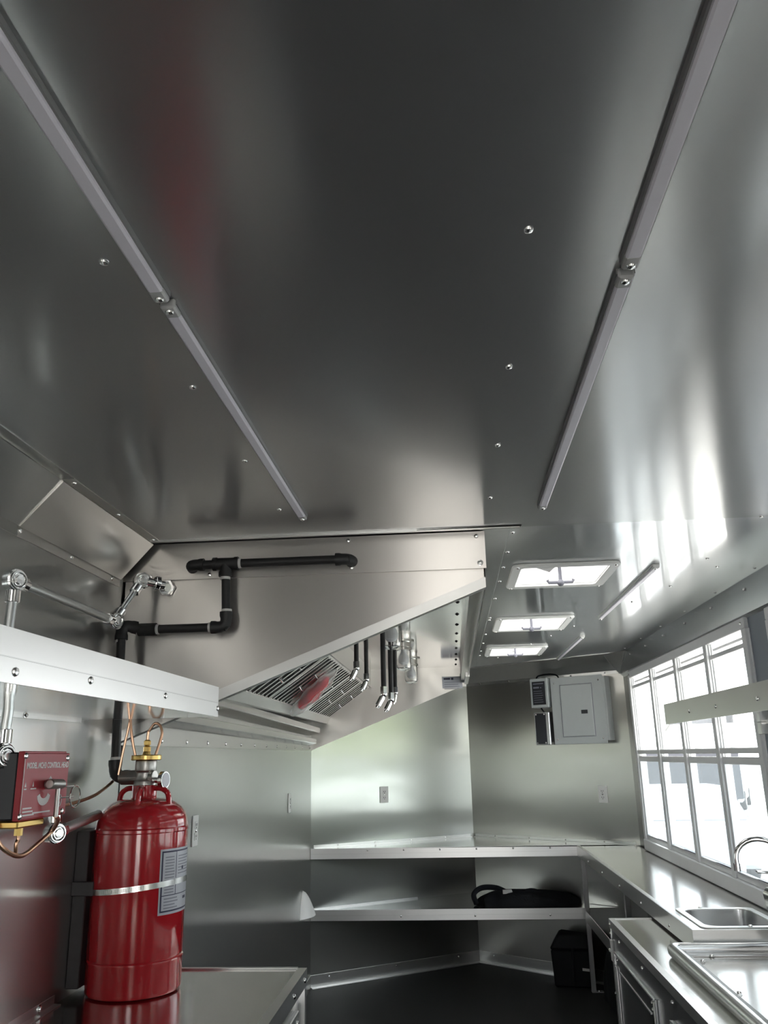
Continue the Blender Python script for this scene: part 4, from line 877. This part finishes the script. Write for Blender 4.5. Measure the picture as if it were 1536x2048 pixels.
part('strut_end', MB().cyl(A-(B-A)*.01, A+(B-A)*.07, .016, 8), 'white_plastic', st)
ct = thing('cargo_trailer', 'grey enclosed cargo trailer parked across the lot outside', 'trailer', (6.5, 25, -2.05))
part('box', MB().box(6.0, 6.95, 21.6, 28.4, -1.17, .03), 'trailer_grey', ct, .02)
part('chassis', MB().box(6.1, 6.85, 21.8, 28.2, -1.30, -1.17), 'black_iron', ct)
for y in (24.4, 25.4): part('wheel', MB().cyl((6.02,y,-1.70), (6.22,y,-1.70), .35, 24), 'tyre', ct, .03); part('wheel', MB().cyl((6.73,y,-1.70), (6.93,y,-1.70), .35, 24), 'tyre', ct, .03)
def car(loc, yaw, mat, lab):
    r = thing('car', lab, 'car', (loc[0], loc[1], -2.05)); r.rotation_euler = (0, 0, yaw)
    L = lambda mb, nm, mt, par, bev=0: mk(nm, mb.mesh(nm, (0,0,0), bev), mt, par)
    body = L(MB().prism([(-2.2,.28),(2.2,.28),(2.25,.62),(2.1,.80),(1.0,.93),(-1.9,.95),(-2.22,.82)], -.88, .88), 'body', mat, r, .06)
    cabn = L(MB().hexa([(-1.75,-.82,.93),(1.05,-.82,.93),(1.05,.82,.93),(-1.75,.82,.93)], [(-1.25,-.66,1.45),(.25,-.66,1.45),(.25,.66,1.45),(-1.25,.66,1.45)]), 'cabin', mat, r, .05)
    L(MB().hexa([(-1.62,-.825,.97),(.85,-.825,.97),(.85,.825,.97),(-1.62,.825,.97)], [(-1.2,-.69,1.38),(.25,-.69,1.38),(.25,.69,1.38),(-1.2,.69,1.38)]), 'side_window', 'car_glass', r)
    L(MB().hexa([(.98,-.74,.97),(1.02,-.74,.97),(1.02,.74,.97),(.98,.74,.97)], [(.32,-.62,1.40),(.36,-.62,1.40),(.36,.62,1.40),(.32,.62,1.40)]), 'windscreen', 'car_glass', r)
    for x in (-1.35, 1.4):
        for s_ in (-1, 1):
            wh = L(MB().cyl((x,s_*.70,.32), (x,s_*.90,.32), .32, 24), 'wheel', 'tyre', r, .03); L(MB().cyl((x,s_*.89,.32), (x,s_*.91,.32), .19, 16), 'hub', 'chrome', wh)
    for s_ in (-1, 1): L(MB().box(2.18, 2.25, s_*.6-.16, s_*.6+.16, .62, .74), 'headlight', 'car_glass', r, .02)
car((9.8, 33.0), 1.2, 'car_silver', 'silver car parked far away behind the second window pane')
car((6.4, 12.2), 1.9, 'car_white', 'white car parked outside behind the nearest window pane')
car((4.0, 16.2), 1.5, 'car_silver', 'silver car parked outside below the cargo trailer')
def tree(x, y, hgt, r_, seed, lab):
    random.seed(seed); r = thing('tree', lab, 'tree', (x, y, -2.05), 'trees beyond the lot')
    part('trunk', MB().tube([(x,y,-2.05),(x+.1,y,-.8),(x+.05,y+.1,hgt*.45)], [.22,.17,.10], 10), 'bark', r)
    me_ = MB()
    for k in range(34):
        a = random.random()*2*PI; q_ = random.random()**.5*r_; zz = -.9+random.random()*hgt*.95; s_ = .7+random.random()*.6
        me_.ball((x+q_*math.cos(a)*(1.15-abs(zz/hgt-.45)), y+q_*math.sin(a)*(1.15-abs(zz/hgt-.45)), zz), s_, 5)
    part('crown', me_, 'leaf', r)
TL = ('first leafy tree of the far green row, nearest the road', 'second leafy tree of the far green row', 'third leafy tree of the far green row', 'fourth leafy tree of the far green row', 'fifth leafy tree of the far green row', 'sixth leafy tree of the far green row', 'last leafy tree of the far green row, beside the lot end')
for k in range(7):
    a = math.radians(50-6.4*k); tree(1.2+38*math.cos(a), 5.5-38*math.sin(a), 5.5+.5*(k % 3), 2.6, 11+k, TL[k])
